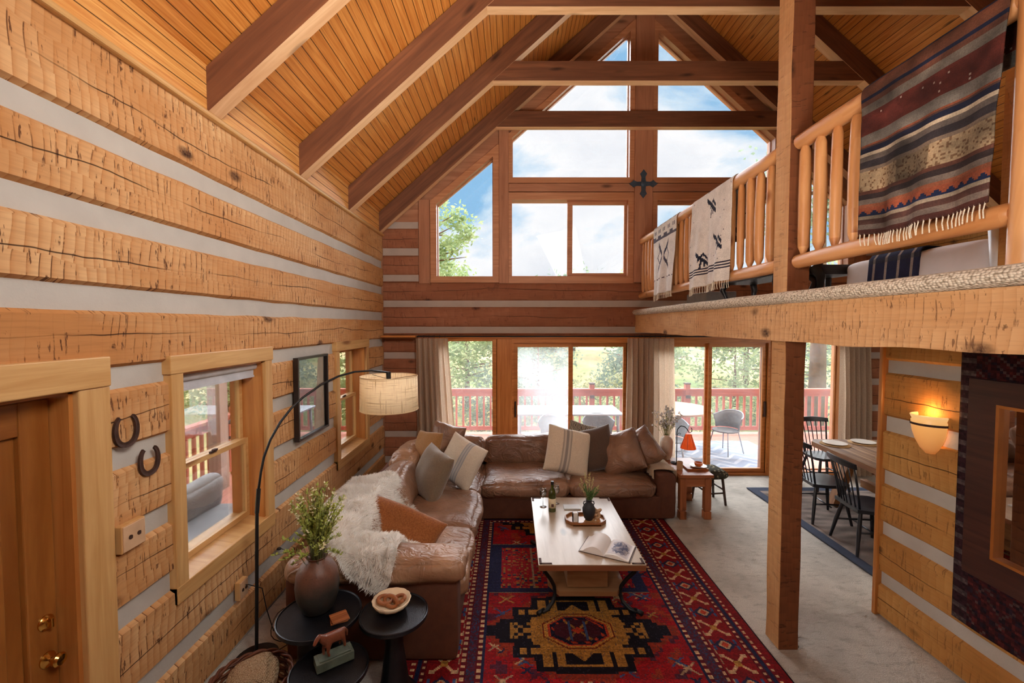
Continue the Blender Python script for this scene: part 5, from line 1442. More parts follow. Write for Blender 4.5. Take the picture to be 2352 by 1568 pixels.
# ================================================================ loft textiles
def blanket(name, ya, yb, drop, fn, nx, ny, label, sway=.02, seed=0, backdrop=.5, taper=.04, fr=24, frl=.05, frc=(226, 212, 190), x0=RX, rz_=3.615, r=.062, grow=0.0):
    tot = backdrop+PI*r+drop
    def pos(u, v):
        L = v*tot
        if L < backdrop:
            x, z, a = x0+r, rz_-(backdrop-L), 0
        elif L < backdrop+PI*r:
            a = (L-backdrop)/r; x, z = x0+r*math.cos(a), rz_+r*math.sin(a)
        else:
            x, z = x0-r, rz_-(L-backdrop-PI*r)
        hang = max(0, (L-backdrop-PI*r)/drop)
        y = ya+(yb-ya)*u
        y += (u-.5)*hang*taper*2*(1 if yb < ya else -1)
        x -= hang*(.02+sway*(math.sin(u*9+seed)+.6*math.sin(u*21+seed*2+hang*2)))+.006*noise.noise(Vector((u*5, v*8, seed)))
        z += (.015*math.sin(u*4+seed)-grow*u)*hang
        return (x, y, z)
    def fn2(U, V):
        L = V*tot; H = (L-backdrop-PI*r)/drop
        return fn(U, np.where(H < 0, -H*drop*.9, H), L)
    o = color_grid(name, fn2, nx, ny, pos, attr_mat(name+'_wool', bump=.5, scale=150, mixn=.2), thick=.006, label=label, cat='blanket')
    mb = MB(); rr = random.Random(seed)
    for k in range(fr):
        x, y, z = pos((k+.5)/fr, 1.0); a, b = rr.uniform(-.012, .012), rr.uniform(-.01, .01)
        mb.tube([(x, y, z+.005), (x-.004, y+a*.5, z-frl*.5), (x+b*.4, y+a, z-frl)], [.0035, .003, .0035], 4)
    mb.build('fringe', fabric(name+'_fringe', srgb(*frc)), o)
    return o
def bands(spec, H, base):
    C = np.zeros(H.shape+(3,))+np.array(base, float)
    for (a, b, c) in spec: C[(H >= a) & (H < b)] = np.array(c, float)
    return C
def big_fn(U, H, L):
    zz = .012*np.abs(((U*14) % 1)-.5)*2
    C = bands([(-1, .03, (120, 70, 48)), (.03, .055, (34, 40, 66)), (.055, .09, (110, 66, 50)), (.09, .15, (120, 110, 98)), (.15, .30, (112, 48, 38)), (.30, .37, (126, 118, 108)), (.37, .385, (150, 78, 50)),
               (.40, .425, (40, 40, 58)), (.425, .45, (206, 184, 152)), (.45, .49, (110, 98, 90)), (.49, .53, (60, 54, 58)), (.53, .56, (130, 110, 92)), (.56, .70, (176, 148, 110)), (.70, .725, (104, 62, 48)), (.725, .75, (60, 48, 48)), (.75, .79, (124, 108, 96)), (.79, .81, (166, 90, 58)), (.87, .90, (176, 156, 130)), (.90, .93, (96, 62, 54)), (.93, .96, (130, 112, 100)), (.96, 1.2, (96, 52, 44))], H, (92, 62, 52))
    j = (H > .385) & (H < .43+zz*2) & (H > .40-zz); C[j & (H < .415+zz*1.5)] = (36, 40, 62)
    C[(H > .81-0) & (H < .87)] = (176, 84, 52)
    C[(H > .835+zz*2.2) & (H < .872)] = (34, 46, 84)
    rs = np.random.RandomState(1); sp = rs.rand(*U.shape)
    C[(H > .15) & (H < .30) & (sp < .05) & (((U*70).astype(int)) % 3 == 0)] = (206, 180, 160)
    C[(H > .56) & (H < .70) & (sp < .18)] = (130, 96, 66)
    C[(H > .56) & (H < .70) & (U > .35) & (U < .62)] = C[(H > .56) & (H < .70) & (U > .35) & (U < .62)]*.72
    n = np.array([[noise.fractal(Vector((u*4, v*9, 2)), 1, 2, 4) for u in np.linspace(0, 1, U.shape[1])] for v in np.linspace(0, 1, U.shape[0])])
    C = C*.86; g = C.mean(axis=2, keepdims=True); C = C*.82+g*.18
    return np.clip(C*(1+.42*n[..., None]), 0, 255)
blanket('striped_blanket', 2.45, 1.735, .77, big_fn, 84, 130, 'large rust, brown and navy striped wool blanket over the near loft railing', .022, 3, fr=34, frl=.06, taper=.05, backdrop=.2)
def motif(C, U, H, cx, cy, s, col, kind, asp):
    x = (U-cx)*asp/s; y = (H-cy)/s
    if kind == 'bird':
        m = ((np.abs(y-x*.7) < .16) & (np.abs(x) < .8)) | ((np.abs(y+.35-np.abs(x-.2)*.9) < .13) & (np.abs(x-.2) < .55)) | ((x+.5)**2+(y+.35)**2 < .03) | ((np.abs(x+y*.3-.1) < .09) & (y > .2) & (y < .85)) | ((np.abs(x+.1*y-.35) < .07) & (y > .2) & (y < .7))
    else:
        m = (np.abs(np.abs(x)-np.abs(y)) < .16) & (np.abs(x) < .85) & (np.abs(x) > .15) | ((np.abs(x)+np.abs(y) > .95) & (np.abs(x)+np.abs(y) < 1.08) & (np.abs(y) < .5))
    C[m] = col
def bird_fn(U, H, L):
    C = np.zeros(U.shape+(3,))+np.array((236, 228, 220.))
    for cx, cy, s in ((.55, .13, .15), (.30, .68, .14), (.76, .56, .15)): motif(C, U, H, cx, cy, s, (40, 44, 60), 'bird', .95)
    for h in (.80, .825, .85): C[(H > h) & (H < h+.012)] = (52, 50, 66)
    rs = np.random.RandomState(4); C[(rs.rand(*U.shape) < .004)] = (90, 90, 100)
    return C
blanket('bird_blanket', 4.70, 3.86, .90, bird_fn, 90, 120, 'off-white blanket with dark bird figures and three stripes over the far railing', .03, 7, fr=40, frl=.07, taper=.03, grow=-.06)
def geo_fn(U, H, L):
    C = np.zeros(U.shape+(3,))+np.array((236, 228, 220.))
    motif(C, U, H, .5, .45, .22, (84, 82, 96), 'x', .95)
    k = (np.abs(H-.17) < .012) | ((np.abs(H-.13) < .012) & (((U*8).astype(int) % 2) == 0)); C[k] = (96, 94, 106)
    C[(np.abs(H-.77) < .010) & (((U*16).astype(int) % 2) == 0)] = (110, 100, 104)
    m = (H > .02) & (H < .07) & (np.abs(((U*5) % 1)-.5) < .2) & (np.abs(((U*5) % 1)-.5) > .1); C[m] = (96, 94, 106)
    return C
blanket('geometric_blanket', 5.97, 5.15, .86, geo_fn, 70, 100, 'off-white blanket with grey geometric cross design, nearest the gable wall on the railing', .02, 11, fr=40, frl=.07, taper=.02)
def navy_fn(U, H, L):
    return bands([(.1, .14, (60, 60, 70)), (.5, .55, (64, 40, 36))], H, (30, 34, 44))
nb = color_grid('navy_blanket', lambda U, V: navy_fn(U, 1-V, 0), 40, 60, lambda u, v: (2.76+.9*u, 2.285-.012*math.sin(u*14), 3.20+.86*v), attr_mat('navy_wool', mixn=.2), thick=.006, label='dark navy fringed blanket on the loft wall at the right edge behind the newel post', cat='blanket')
mb = MB()
for k in range(24): x = 2.76+.9*(k+.5)/24; mb.tube([(x, 2.28, 3.205), (x+.004, 2.275, 3.15), (x-.003, 2.275, 3.11)], [.005, .004, .005], 4)
mb.build('fringe', fabric('navy_fringe', srgb(200, 186, 166)), nb)
# loft furniture
bed = empty('bed', (3.6, 3.0, 2.58), 0, 'low bed with white bedding on the loft carpet behind the near railing', 'bed')
wht = plain('white_bedding', srgb(232, 224, 222), .85, var=.04, bump=.2)
cushion('mattress', wht, bed, (-.05, .12, .17), (1.55, 1.1, .24), (0, 0, 0), .06, .01, .01, 3)
mb = MB(); mb.box(-.80, .75, -.42, .66, 0.0, .06); mb.build('bed_base', wht, bed)
mb = MB(); mb.tube([(-.83, -.50, 0), (-.83, -.50, .34)], [.022, .045], 12); mb.build('bed_post', M['white'], bed, smooth=True)
def plaid(U, V):
    C = np.zeros(U.shape+(3,))+np.array((52, 56, 84.)); C[(np.abs(((U*4) % 1)-.5) < .07)] = (176, 160, 150); C[(np.abs(((V*6) % 1)-.5) < .05)] = C[(np.abs(((V*6) % 1)-.5) < .05)]*.6+30
    return C
color_grid('plaid_blanket', plaid, 40, 50, lambda u, v: ((2.785+max(0, v-.12)*.9-(.02 if v < .12 else 0), 3.40-.42*u-.12*v, 2.58+.305+.012*noise.noise(Vector((u*5, v*5, 0))) if v > .12 else 2.885-(.12-v)*1.6)), attr_mat('plaid_wool'), thick=.01, label='navy plaid blanket with pale stripes folded over the side of the white bed', cat='blanket')
for (x, y, lab) in ((4.1, 3.9, 'left round woven basket behind the loft bed'), (4.1, 3.45, 'right round woven basket behind the loft bed')):
    mb = MB(); mb.lathe([(.15, 0), (.20, .1), (.205, .3), (.17, .42), (.16, .42), (.15, .1), (.001, .02)], n=28); o = mb.build('woven_basket', plain('pale_wicker', srgb(150, 108, 74), .9, bump=.6, scale=30), smooth=True, label=lab, cat='basket', group='baskets behind the loft bed'); o.location = (x, y, 2.562)
lbk = plain('black_lacquer', srgb(34, 32, 36), .35)
bn = empty('bench', (2.42, 4.20, 2.562), 0, 'black low bench with scroll legs and pale cushion on the loft left of the post', 'bench')
mb = MB(); mb.box(-.18, .18, -.50, .50, .22, .26); mb.build('bench_frame', lbk, bn, bevel=.01)
cushion('seat_cushion', wht, bn, (0, 0, .285), (.34, .96, .07), (0, 0, 0), .03, .008, .003, 2, 8)
for sx in (-1, 1):
    for sy in (-1, 1):
        mb = MB(); mb.tube([(sx*.14, sy*.44, .23), (sx*.17, sy*.47, .16), (sx*.14, sy*.44, .07), (sx*.155, sy*.46, 0.0)], [.035, .03, .018, .026], 8); mb.build('leg', lbk, bn, smooth=True)
bb = empty('blanket_chest', (2.62, 3.92, 2.562), 0, 'dark carved scroll end of a bench right of the post on the loft', 'bench')
mb = MB(); mb.tube([(-.02, -.18, .30), (-.06, -.22, .27), (-.03, -.25, .20), (.0, -.2, .10), (-.01, -.22, 0)], [.05, .05, .035, .025, .035], 10); mb.box(-.06, .30, -.25, .12, .22, .30); mb.tube([(.25, .05, .25), (.25, .05, 0)], .025, 8); mb.build('body', lbk, bb, smooth=True, angle=40)
mb = MB(); mb.box(-.17, .17, -.28, .28, 0, .17); o = mb.build('storage_box', plain('grey_fabric_box', srgb(126, 118, 112), .8), label='low grey box on the loft carpet under the bird blanket', cat='box', bevel=.01); o.location = (2.36, 5.2, 2.562)

# ornament on the mullion
cm = plain('dark_blue_grey_metal', srgb(70, 84, 98), .5, .5, var=.2, scale=20)
mb = MB()
for k in range(4):
    a = k*PI/2; c, s = math.cos(a), math.sin(a)
    pl = [(0.02, -.035), (.10, -.028), (.15, -.052), (.175, -.03), (.215, 0), (.175, .03), (.15, .052), (.10, .028), (.02, .035), (-.02, 0)]
    mb.prism([(p*c-q*s, p*s+q*c) for p, q in pl], -.014, 0, 0, 'xz')
mb.M = trs((0, -.014, 0), (PI/2, 0, 0)); mb.lathe([(.05, -.005), (.045, .008), (.02, .014), (.001, .016)], n=20)
o = mb.build('wall_cross', cm, label='dark metal cross with flared arms on the central gable mullion', cat='ornament', bevel=.002); o.location = (1.99, BW-.056, 4.487)

# curtains -----------------------------------------------------------------
cur = fabric('linen_curtain', srgb(206, 184, 160), srgb(178, 154, 130), 130)
cur_t = NT('translucent_linen'); cb_ = cur_t.b
_n = cur_t.noise(cur_t.coord('Object'), 120, 2); _c = cur_t.mix(cur_t.ramp(_n, (.35, 0.0), (.65, 1.0)), srgb(226, 204, 180), srgb(204, 180, 154))
cur_t.l.new(_c, cb_.inputs['Base Color']); cb_.inputs['Roughness'].default_value = .9
_tr = cur_t.new('ShaderNodeBsdfTranslucent'); cur_t.l.new(_c, _tr.inputs[0]); _mx = cur_t.new('ShaderNodeMixShader'); _mx.inputs[0].default_value = .55
cur_t.l.new(cb_.outputs[0], _mx.inputs[1]); cur_t.l.new(_tr.outputs[0], _mx.inputs[2]); cur_t.l.new(_mx.outputs[0], cur_t.out.inputs['Surface'])
def curtain(x0, x1, xb0, xb1, folds, label, seed):
    t = empty('curtain', ((x0+x1)/2, BW-.10, 0), 0, label, 'curtain', 'linen curtains on the patio doors')
    nx, nz = folds*10, 26; vs = []; fs = []; cx = (x0+x1)/2
    for j in range(nz+1):
        v = j/nz; z = 2.15-2.12*v
        a, b = x0+(xb0-x0)*v, x1+(xb1-x1)*v
        for i in range(nx+1):
            u = i/nx; w = .5+.5*min(1, v*2.5)
            ph = u*folds*2*PI+seed+.7*noise.noise(Vector((u*3, v*1.2, seed)))
            y = .045*w*math.sin(ph)+.02*noise.noise(Vector((u*7, v*2, seed)))
            x = a+(b-a)*u+.012*w*math.cos(ph*1.0+1)
            vs.append((x-cx, y, z))
    for j in range(nz):
        for i in range(nx):
            a = j*(nx+1)+i; fs.append((a, a+1, a+nx+2, a+nx+1))
    mb = MB(); mb.mesh(vs, fs); mb.build('cloth', cur_t.m, t, smooth=True)
    mb = MB()
    for k in range(folds):
        x = x0+(x1-x0)*(k+.5)/folds-cx; mb.tube([(x+.0, .10-.016+.022*math.cos(a)-.09, 2.178+.022*math.sin(a)) for a in [2*PI*i/12 for i in range(13)]], .002, 4, cap=False)
    mb.build('curtain_rings', M['black'], t)
curtain(-1.47, -.98, -1.45, -.83, 6, 'narrow linen curtain at the left end of the patio doors by the sofa corner', 1)
curtain(1.75, 2.46, 1.72, 2.50, 9, 'linen curtain in the middle between the two sliding patio doors', 5)
curtain(5.02, 5.50, 5.06, 5.56, 6, 'linen curtain at the right end of the patio doors in the dining area', 9)
mb = MB(); mb.tube([(-1.6, BW-.115, 2.178), (5.6, BW-.115, 2.178)], .011, 10)
for x in (-1.6, 5.6): mb.lathe([(.001, -.02), (.02, -.01), (.022, .005), (.001, .02)], (x, BW-.115, 2.178), 12)
for x in (-1.55, 2.0, 5.55): mb.tube([(x, BW-.115, 2.178), (x, BW-.01, 2.19)], .007, 6)
mb.build('curtain_rod', M['black'], smooth=True, angle=50, label='long thin black curtain rod above the patio doors', cat='curtain rod')

# sconce, kilim, mirror ---------------------------------------------------
sc = empty('wall_sconce', (PX-.012, 3.055, 1.44), 0, 'glowing alabaster half-cone wall sconce on the log partition', 'wall lamp')
al = NT('alabaster'); _n = al.noise(al.coord('Object'), 7, 3)
_s = al.new('ShaderNodeSeparateXYZ'); al.l.new(al.coord('Object'), _s.inputs[0])
_e = al.ramp(_s.outputs[2], (.02, srgb(176, 92, 34)), (.20, srgb(236, 160, 82)), (.28, srgb(255, 206, 136)))
al.done(srgb(216, 170, 110), .4, .4, 0, None, Emission_Strength=.62); al.l.new(_e, al.b.inputs['Emission Color'])
prof = [(.001, 0), (.03, .008), (.06, .045), (.085, .10), (.103, .16), (.111, .21), (.112, .24), (.106, .25), (.114, .268), (.118, .28), (.110, .284), (.104, .262)]
def half_lathe(prof, mat, name, par, grow=0, rng=(0, 99)):
    vs = []; fs = []; n = 24; pr = [p for p in prof if rng[0] <= p[1] <= rng[1]]
    for r, z in pr:
        for k in range(n+1):
            a = PI/2+PI*k/n; vs.append(((r+grow)*math.cos(a)*1.05, (r+grow)*math.sin(a), z))
    for i in range(len(pr)-1):
        for k in range(n): a = i*(n+1)+k; fs.append((a, a+1, a+n+2, a+n+1))
    mb = MB(); mb.mesh(vs, fs); return mb.build(name, mat, par, smooth=True)
half_lathe(prof, al.m, 'shade', sc)
half_lathe([(.1125, .212), (.1135, .228)], M['iron'], 'metal_band', sc, .003)
point('sconce_bulb', (PX-.065, 3.055, 1.74), 2.2, (1, .50, .18), .03)
kil = attr_mat('kilim_wool', bump=.4, scale=120, mixn=.25)
def kil_fn(U, V):
    rs = np.random.RandomState(6); C = np.zeros(U.shape+(3,))+np.array((60, 26, 30.))
    a = (np.floor(U*44)+np.floor(V*70)) % 4; C[a == 1] = (40, 28, 38); C[a == 3] = (84, 34, 34)
    z = np.abs(((V*26+np.abs(((U*8) % 1)-.5)*2) % 1)-.5); C[z < .05] = (80, 60, 58)
    b = (U < .08) | (U > .92); C[b] = (52, 30, 36); C[b & (((V*60).astype(int) % 3) == 0)] = (84, 70, 70)
    return C*(.8+.4*rs.rand(*U.shape))[..., None]
wr_ = empty('wall_rug', (PX-.02, 2.3, 1.2), 0, 'dark red patterned rug hanging on the log partition behind the mirror', 'rug')
color_grid('woven_cloth', kil_fn, 70, 110, lambda u, v: (-.006-.006*math.sin(u*12), .555-1.15*u, -.79+1.80*v-.0*u), kil, wr_, thick=.006)
mr = empty('wall_mirror', (PX-.04, 2.3, 1.2), 0, 'wall mirror with wide dark wooden frame and gilt inner edge on the hanging rug', 'mirror')
fr_o = [(-.62, -.42), (.45, -.42), (.45, .82), (-.62, .82)]; fr_i = [(-.46, -.26), (.285, -.26), (.285, .68), (-.46, .68)]
mb = MB(); mb.prism(fr_o, -.045, .0, 0, 'yz', [fr_i]); mb.build('mirror_frame', wood('dark_mahogany', srgb(84, 50, 40), srgb(56, 32, 28), knots=False, rough=.4), mr, bevel=.012)
mb = MB(); mb.prism(fr_i, -.052, -.005, 0, 'yz', [offset_poly(fr_i, -.018)]); mb.build('inner_frame', plain('gilt_wood', srgb(176, 106, 48), .35, .3), mr, bevel=.004)
mm = NT('silvered_glass'); mm.done((.9, .9, .9, 1), .02, .5, 1.0)
mb = MB(); mb.box(-.02, -.012, -.45, .275, -.25, .67); mb.build('mirror_glass', mm.m, mr)

# dining area ---------------------------------------------------------------
dr_fn = lambda U, V: np.where((((U < .05) | (U > .95) | (V < .045) | (V > .955)))[..., None], np.array((70, 76, 92.)), np.array((150, 134, 124.))*(.72+.35*np.array([[noise.noise(Vector((u*9, v*34, 0)))*.9+.5 for u in np.linspace(0, 1, U.shape[1])] for v in np.linspace(0, 1, U.shape[0])]))[..., None])
color_grid('dining_rug', dr_fn, 110, 130, lambda u, v: (3.375+2.5*u, 3.42+2.76*v, .012), attr_mat('dining_wool', mixn=.15), thick=.014, label='grey rug with slate blue border under the dining table', cat='rug')
rus = planks('rustic_table_top', srgb(178, 140, 106), srgb(110, 78, 56), .17, axis=1, rough=.5, gap=.04, grscale=(1.2, 30), col_gap=srgb(206, 170, 132))
rwd = wood('rustic_table_wood', srgb(176, 124, 80), srgb(130, 84, 50), gr=14)
dt = empty('dining_table', (4.50, 5.0, .02), 0, 'heavy rustic plank dining table at the far right beyond the partition', 'dining table')
T4 = trs((0, 0, 0), (0, 0, -.06))
mb = MB(); mb.M = T4
mb.mesh([(-.5, -1.1, .765), (.5, -1.1, .765), (.5, .92, .765), (-.40, .92, .765), (-.5, .80, .765)], [(0, 1, 2, 3, 4)], [[(-1.1+10, -.5+9), (-1.1+10, .5+9), (.92+10, .5+9), (.92+10, -.40+9), (.80+10, -.5+9)]])
mb.build('table_surface', rus, dt)
mb = MB(); mb.M = T4; mb.prism([(-.5, -1.1), (.5, -1.1), (.5, .92), (-.40, .92), (-.5, .80)], .70, .763, 0, 'xy'); mb.build('tabletop', rwd, dt)
for y in (-.72, .55):
    mb = MB(); mb.M = T4; mb.beam((-.36, y, 0), (-.12, y, .71), .12, .09); mb.beam((.36, y, 0), (.12, y, .71), .12, .09); mb.beam((-.34, y, .64), (.34, y, .64), .09, .09); mb.build('trestle', rwd, dt, bevel=.006)
mb = MB(); mb.M = T4; mb.beam((0, -.72, .3), (0, .55, .3), .07, .1); mb.build('stretcher', rwd, dt, bevel=.006)
bkp = plain('black_painted_wood', srgb(36, 36, 42), .3, var=.2)
def windsor(x, y, rz, lab):
    t = empty('dining_chair', (x, y, .02), rz, lab, 'dining chair', 'black spindle-back dining chairs')
    mb = MB(); pl = [(-.19, -.20), (.19, -.20), (.225, -.05), (.22, .14), (.16, .22), (-.16, .22), (-.22, .14), (-.225, -.05)]
    mb.prism(pl, .43, .465, 0, 'xy'); mb.build('seat', bkp, t, bevel=.014, segs=3)
    for sx in (-1, 1):
        for sy in (-1, 1):
            mb = MB(); mb.tube([(sx*.14, sy*.14, .435), (sx*.185, sy*.18, .22), (sx*.225, sy*.215, 0)], [.017, .02, .014], 8); mb.build('leg', bkp, t, smooth=True, angle=60)
    mb = MB(); mb.tube([(-.20, 0, .2), (.20, 0, .2)], .01, 6); mb.tube([(-.17, -.17, .22), (-.17, .17, .22)], .01, 6); mb.tube([(.17, -.17, .22), (.17, .17, .22)], .01, 6); mb.build('stretcher', bkp, t, smooth=True)
    for k in range(7):
        u = -1+2*k/6; r = .011 if abs(u) == 1 else .0065
        mb = MB(); mb.tube([(u*.165, -.185+.02*abs(u), .46), (u*.18, -.235+.03*u*u, .70), (u*.20, -.29+.04*u*u, .90)], r, 7); mb.build('spindle', bkp, t, smooth=True)
    vs = []; fs = []; n = 12
    for i in range(n+1):
        u = -1+2*i/n; cy_ = -.29+.04*u*u; top = .955-.015*u*u
        for (dy, z) in ((-.011, .885), (.011, .885), (.011, top), (-.011, top)): vs.append((u*.235, cy_+dy-(z-.88)*.2, z))
    for i in range(n):
        for j in range(4): fs.append((i*4+j, i*4+(j+1) % 4, i*4+4+(j+1) % 4, i*4+4+j))
    fs += [(0, 1, 2, 3), (n*4, n*4+1, n*4+2, n*4+3)]
    mb = MB(); mb.mesh(vs, fs); mb.build('crest_rail', bkp, t, bevel=.004)
windsor(3.72, 4.50, -PI/2-.12, 'black spindle-back chair nearest the camera, beside the partition wall')
windsor(3.76, 5.22, -PI/2-.10, 'black spindle-back chair partly hidden behind the lower timber post')
windsor(4.50, 6.22, PI, 'black spindle-back chair at the far head of the dining table')
mb = MB(); mb.tube([(3.62, 5.18, .05), (3.56, 5.22, .04)], .03, 8)
jute = plain('jute', srgb(186, 146, 98), .9, bump=.6, scale=40); chn = plain('stoneware_plate', srgb(222, 212, 200), .3, var=.03)
for (px, y, lab) in ((4.24, 5.66, 'left'), (4.66, 5.72, 'right'), (4.28, 4.60, 'lower'), (4.42, 4.98, 'middle')):
    z = .79 if px else 0
    w_ = {'left': 'far left setting', 'right': 'far right setting', 'lower': 'setting nearest the partition', 'middle': 'middle setting'}[lab]
    mb = MB(); mb.lathe([(.165, 0), (.17, .004), (.165, .009), (.001, .009)], n=36, wob=lambda a, z: 1+.008*math.sin(a*30)); o = mb.build('placemat', jute, smooth=True, angle=50, label='round woven placemat at the %s of the dining table' % w_, cat='placemat', group='woven placemats'); o.location = (px, y, .786)
    mb = MB(); mb.lathe([(.08, 0), (.13, .010), (.137, .016), (.130, .016), (.08, .006), (.001, .006)], n=36); o = mb.build('plate', chn, smooth=True, angle=50, label='pale stoneware plate at the %s of the dining table' % w_, cat='plate', group='stoneware plates'); o.location = (px, y, .7965)

# ================================================================ outside
dkm = planks('deck_boards', srgb(214, 150, 128), srgb(190, 120, 100), .14, rough=.7, knots=False, gap=.03)
rdm = wood('red_stained_wood', srgb(206, 122, 98), srgb(176, 96, 76), knots=False, rough=.7)
mb = MB(); mb.box(-4.6, 8.5, BW+.23, 9.75, -.14, -.06); mb.box(-4.6, -2.27, -1.5, BW+.23, -.14, -.06); mb.build('floor_deck', dkm, kind='structure')
def deck_rail(p0, p1, step, posts, label, lampq):
    p0 = Vector(p0); p1 = Vector(p1); d = p1-p0; L = d.length; d.normalize()
    t = empty('deck_railing', tuple(p0), 0, label, 'railing', 'red stained deck railings')
    mb = MB(); mb.beam(Vector((0, 0, .985)), d*L+Vector((0, 0, .985)), .14, .035); mb.beam(Vector((0, 0, .90)), d*L+Vector((0, 0, .90)), .035, .13); mb.build('top_rail', rdm, t)
    mb = MB(); mb.beam(Vector((0, 0, .12)), d*L+Vector((0, 0, .12)), .035, .09); mb.build('bottom_rail', rdm, t)
    k = 0; s = step*.5
    while s < L:
        mb = MB(); p = d*s; mb.box(p.x-.02, p.x+.02, p.y-.02, p.y+.02, .13, .88); mb.build('baluster', rdm, t); s += step
    for s in posts:
        mb = MB(); p = d*s; mb.box(p.x-.05, p.x+.05, p.y-.05, p.y+.05, 0, 1.10); po = mb.build('post', rdm, t)
        if lampq:
            mb = MB(); mb.box(p.x-.06, p.x+.06, p.y-.06, p.y+.06, 1.10, 1.13); mb.box(p.x-.045, p.x+.045, p.y-.10, p.y-.05, .80, .86); mb.build('post_light', M['iron'], po)
    return t
deck_rail((-4.5, 9.6, -.06), (8.4, 9.6, -.06), .152, [0.05, 2.1, 4.2, 6.27, 8.38, 10.5, 12.6], 'red stained deck railing running across behind the patio doors', True)
deck_rail((-4.5, .4, -.06), (-4.5, 9.5, -.06), .152, [0.05, 2.2, 4.4, 6.6], 'red stained deck railing seen through the left side windows', False)
for (x, y, lab) in ((-4.32, 6.35, 'square wooden porch post seen through the nearer side window'),):
    mb = MB(); mb.box(x-.09, x+.09, y-.09, y+.09, -.06, 3.4); mb.build('porch_post', wood('weathered_wood', srgb(190, 170, 158), srgb(160, 138, 124), knots=False), label=lab, cat='post')
ln = empty('hanging_lantern', (-4.28, 6.62, .62), 0, 'small black lantern hanging by the deck railing outside the side window', 'lantern')
mb = MB(); mb.lathe([(.02, .30), (.10, .24), (.10, .235), (.001, .235)], n=12); mb.lathe([(.08, 0), (.08, .02), (.001, .02)], n=12)
for k in range(6): a = k*PI/3; mb.tube([(.07*math.cos(a), .07*math.sin(a), .02), (.07*math.cos(a), .07*math.sin(a), .24)], .005, 4)
mb.tube([(.04*math.cos(a), 0, .32+.05*math.sin(a)) for a in [PI*k/8 for k in range(9)]], .004, 4); mb.tube([(0, 0, .37), (0, 0, .60), (.0, .10, .66), (0, .2, .60), (0, .2, -.68)], .008, 5); mb.build('body', M['black'], ln)
gs = empty('outdoor_loveseat', (-3.35, 4.3, -.06), 0, 'grey cushioned outdoor seat on the side deck outside the nearer window', 'seat')
gcu = plain('grey_outdoor_fabric', srgb(150, 146, 146), .9, var=.08, bump=.3)
cushion('seat', gcu, gs, (0, 0, .30), (.75, 1.3, .16), (0, 0, 0), .06, .02, .01, 3)
cushion('backrest', gcu, gs, (-.05, .25, .52), (.18, .8, .42), (0, .2, 0), .08, .03, .01, 5)
mb = MB(); mb.box(-.36, .40, -.66, .66, .10, .27); mb.build('frame', M['rafter'], gs)
for sx in (-1, 1):
    for sy in (-1, 1): mb = MB(); mb.box(sx*.34-.03, sx*.34+.03, sy*.62-.03, sy*.62+.03, 0, .12); mb.build('leg', M['rafter'], gs)
# outdoor tables and chairs
grm = plain('grey_outdoor_metal', srgb(150, 156, 166), .5, .2)
ot = empty('patio_table', (1.05, 8.35, -.06), 0, 'long pale grey outdoor table on the deck behind the left sliding door', 'table')
mb = MB(); mb.box(-1.0, 1.0, -.45, .45, .75, .78); mb.build('tabletop', plain('pale_table_top', srgb(150, 158, 172), .35), ot, bevel=.005)
for sx in (-1, 1):
    for sy in (-1, 1): mb = MB(); mb.tube([(sx*.9, sy*.38, .75), (sx*.92, sy*.4, 0)], .028, 8); mb.build('leg', grm, ot, smooth=True)
o2 = empty('patio_table', (3.1, 8.45, -.06), 0, 'wood topped outdoor table on the deck behind the right sliding door', 'table')
mb = MB(); mb.lathe([(.72, .76), (.74, .765), (.74, .80), (.72, .805), (.001, .805)], n=40); mb.build('tabletop', wood('deck_table_wood', srgb(206, 160, 118), srgb(176, 126, 86), knots=False), o2, smooth=True, angle=40)
mb = MB(); mb.lathe([(.3, 0), (.3, .03), (.07, .06), (.07, .75), (.2, .77)], n=24); mb.build('pedestal', grm, o2, smooth=True, angle=40)
wk2 = plain('grey_wicker', srgb(92, 88, 88), .8, var=.25, scale=40)
def patio_chair(x, y, rz, lab):
    t = empty('patio_chair', (x, y, -.06), rz, lab, 'chair', 'grey wicker patio chairs')
    mb = MB(); mb.lathe([(.22, .42), (.235, .43), (.235, .445), (.001, .44)], n=24); mb.build('seat', wk2, t, smooth=True, angle=50)
    vs = []; fs = []; n = 22
    for i in range(n+1):
        a = PI+.1+ (PI-.2)*i/n
        for j, z in enumerate((.46, .58, .70, .78)):
            r = .235+.055*j/3; vs.append((r*math.cos(a), r*math.sin(a), z-(.10*abs(math.cos(a))**3 if j > 1 else 0)))
    for i in range(n):
        for j in range(3): a = i*4+j; fs.append((a, a+1, a+5, a+4))
    mb = MB(); mb.mesh(vs, fs); o = mb.build('backrest', wk2, t, smooth=True); m = o.modifiers.new('s', 'SOLIDIFY'); m.thickness = .01
    mb = MB(); mb.tube([Vector(vs[i*4+3])+Vector((0, 0, .006)) for i in range(n+1)], .011, 6); mb.build('arm_rail', grm, t, smooth=True)
    for sx in (-1, 1):
        for sy in (-1, 1): mb = MB(); mb.tube([(sx*.15, sy*.15, .43), (sx*.22, sy*.23, 0)], .011, 6); mb.build('leg', grm, t, smooth=True)
patio_chair(.75, 7.65, PI, 'grey wicker patio chair behind the hazy pane of the left sliding door')
patio_chair(1.55, 7.70, PI, 'grey wicker patio chair right of the middle door stile')
patio_chair(2.75, 7.45, PI-.3, 'grey wicker patio chair in front of the round deck table')
patio_chair(4.02, 8.12, PI/2+.5, 'grey wicker patio chair turned sideways behind the rightmost sliding pane')
def chev(U, V):
    C = np.zeros(U.shape+(3,))+np.array((150, 164, 184.)); z = np.abs(((V*7+np.abs(((U*5) % 1)-.5)*2) % 1)-.5); C[z < .16] = (188, 196, 208); return C
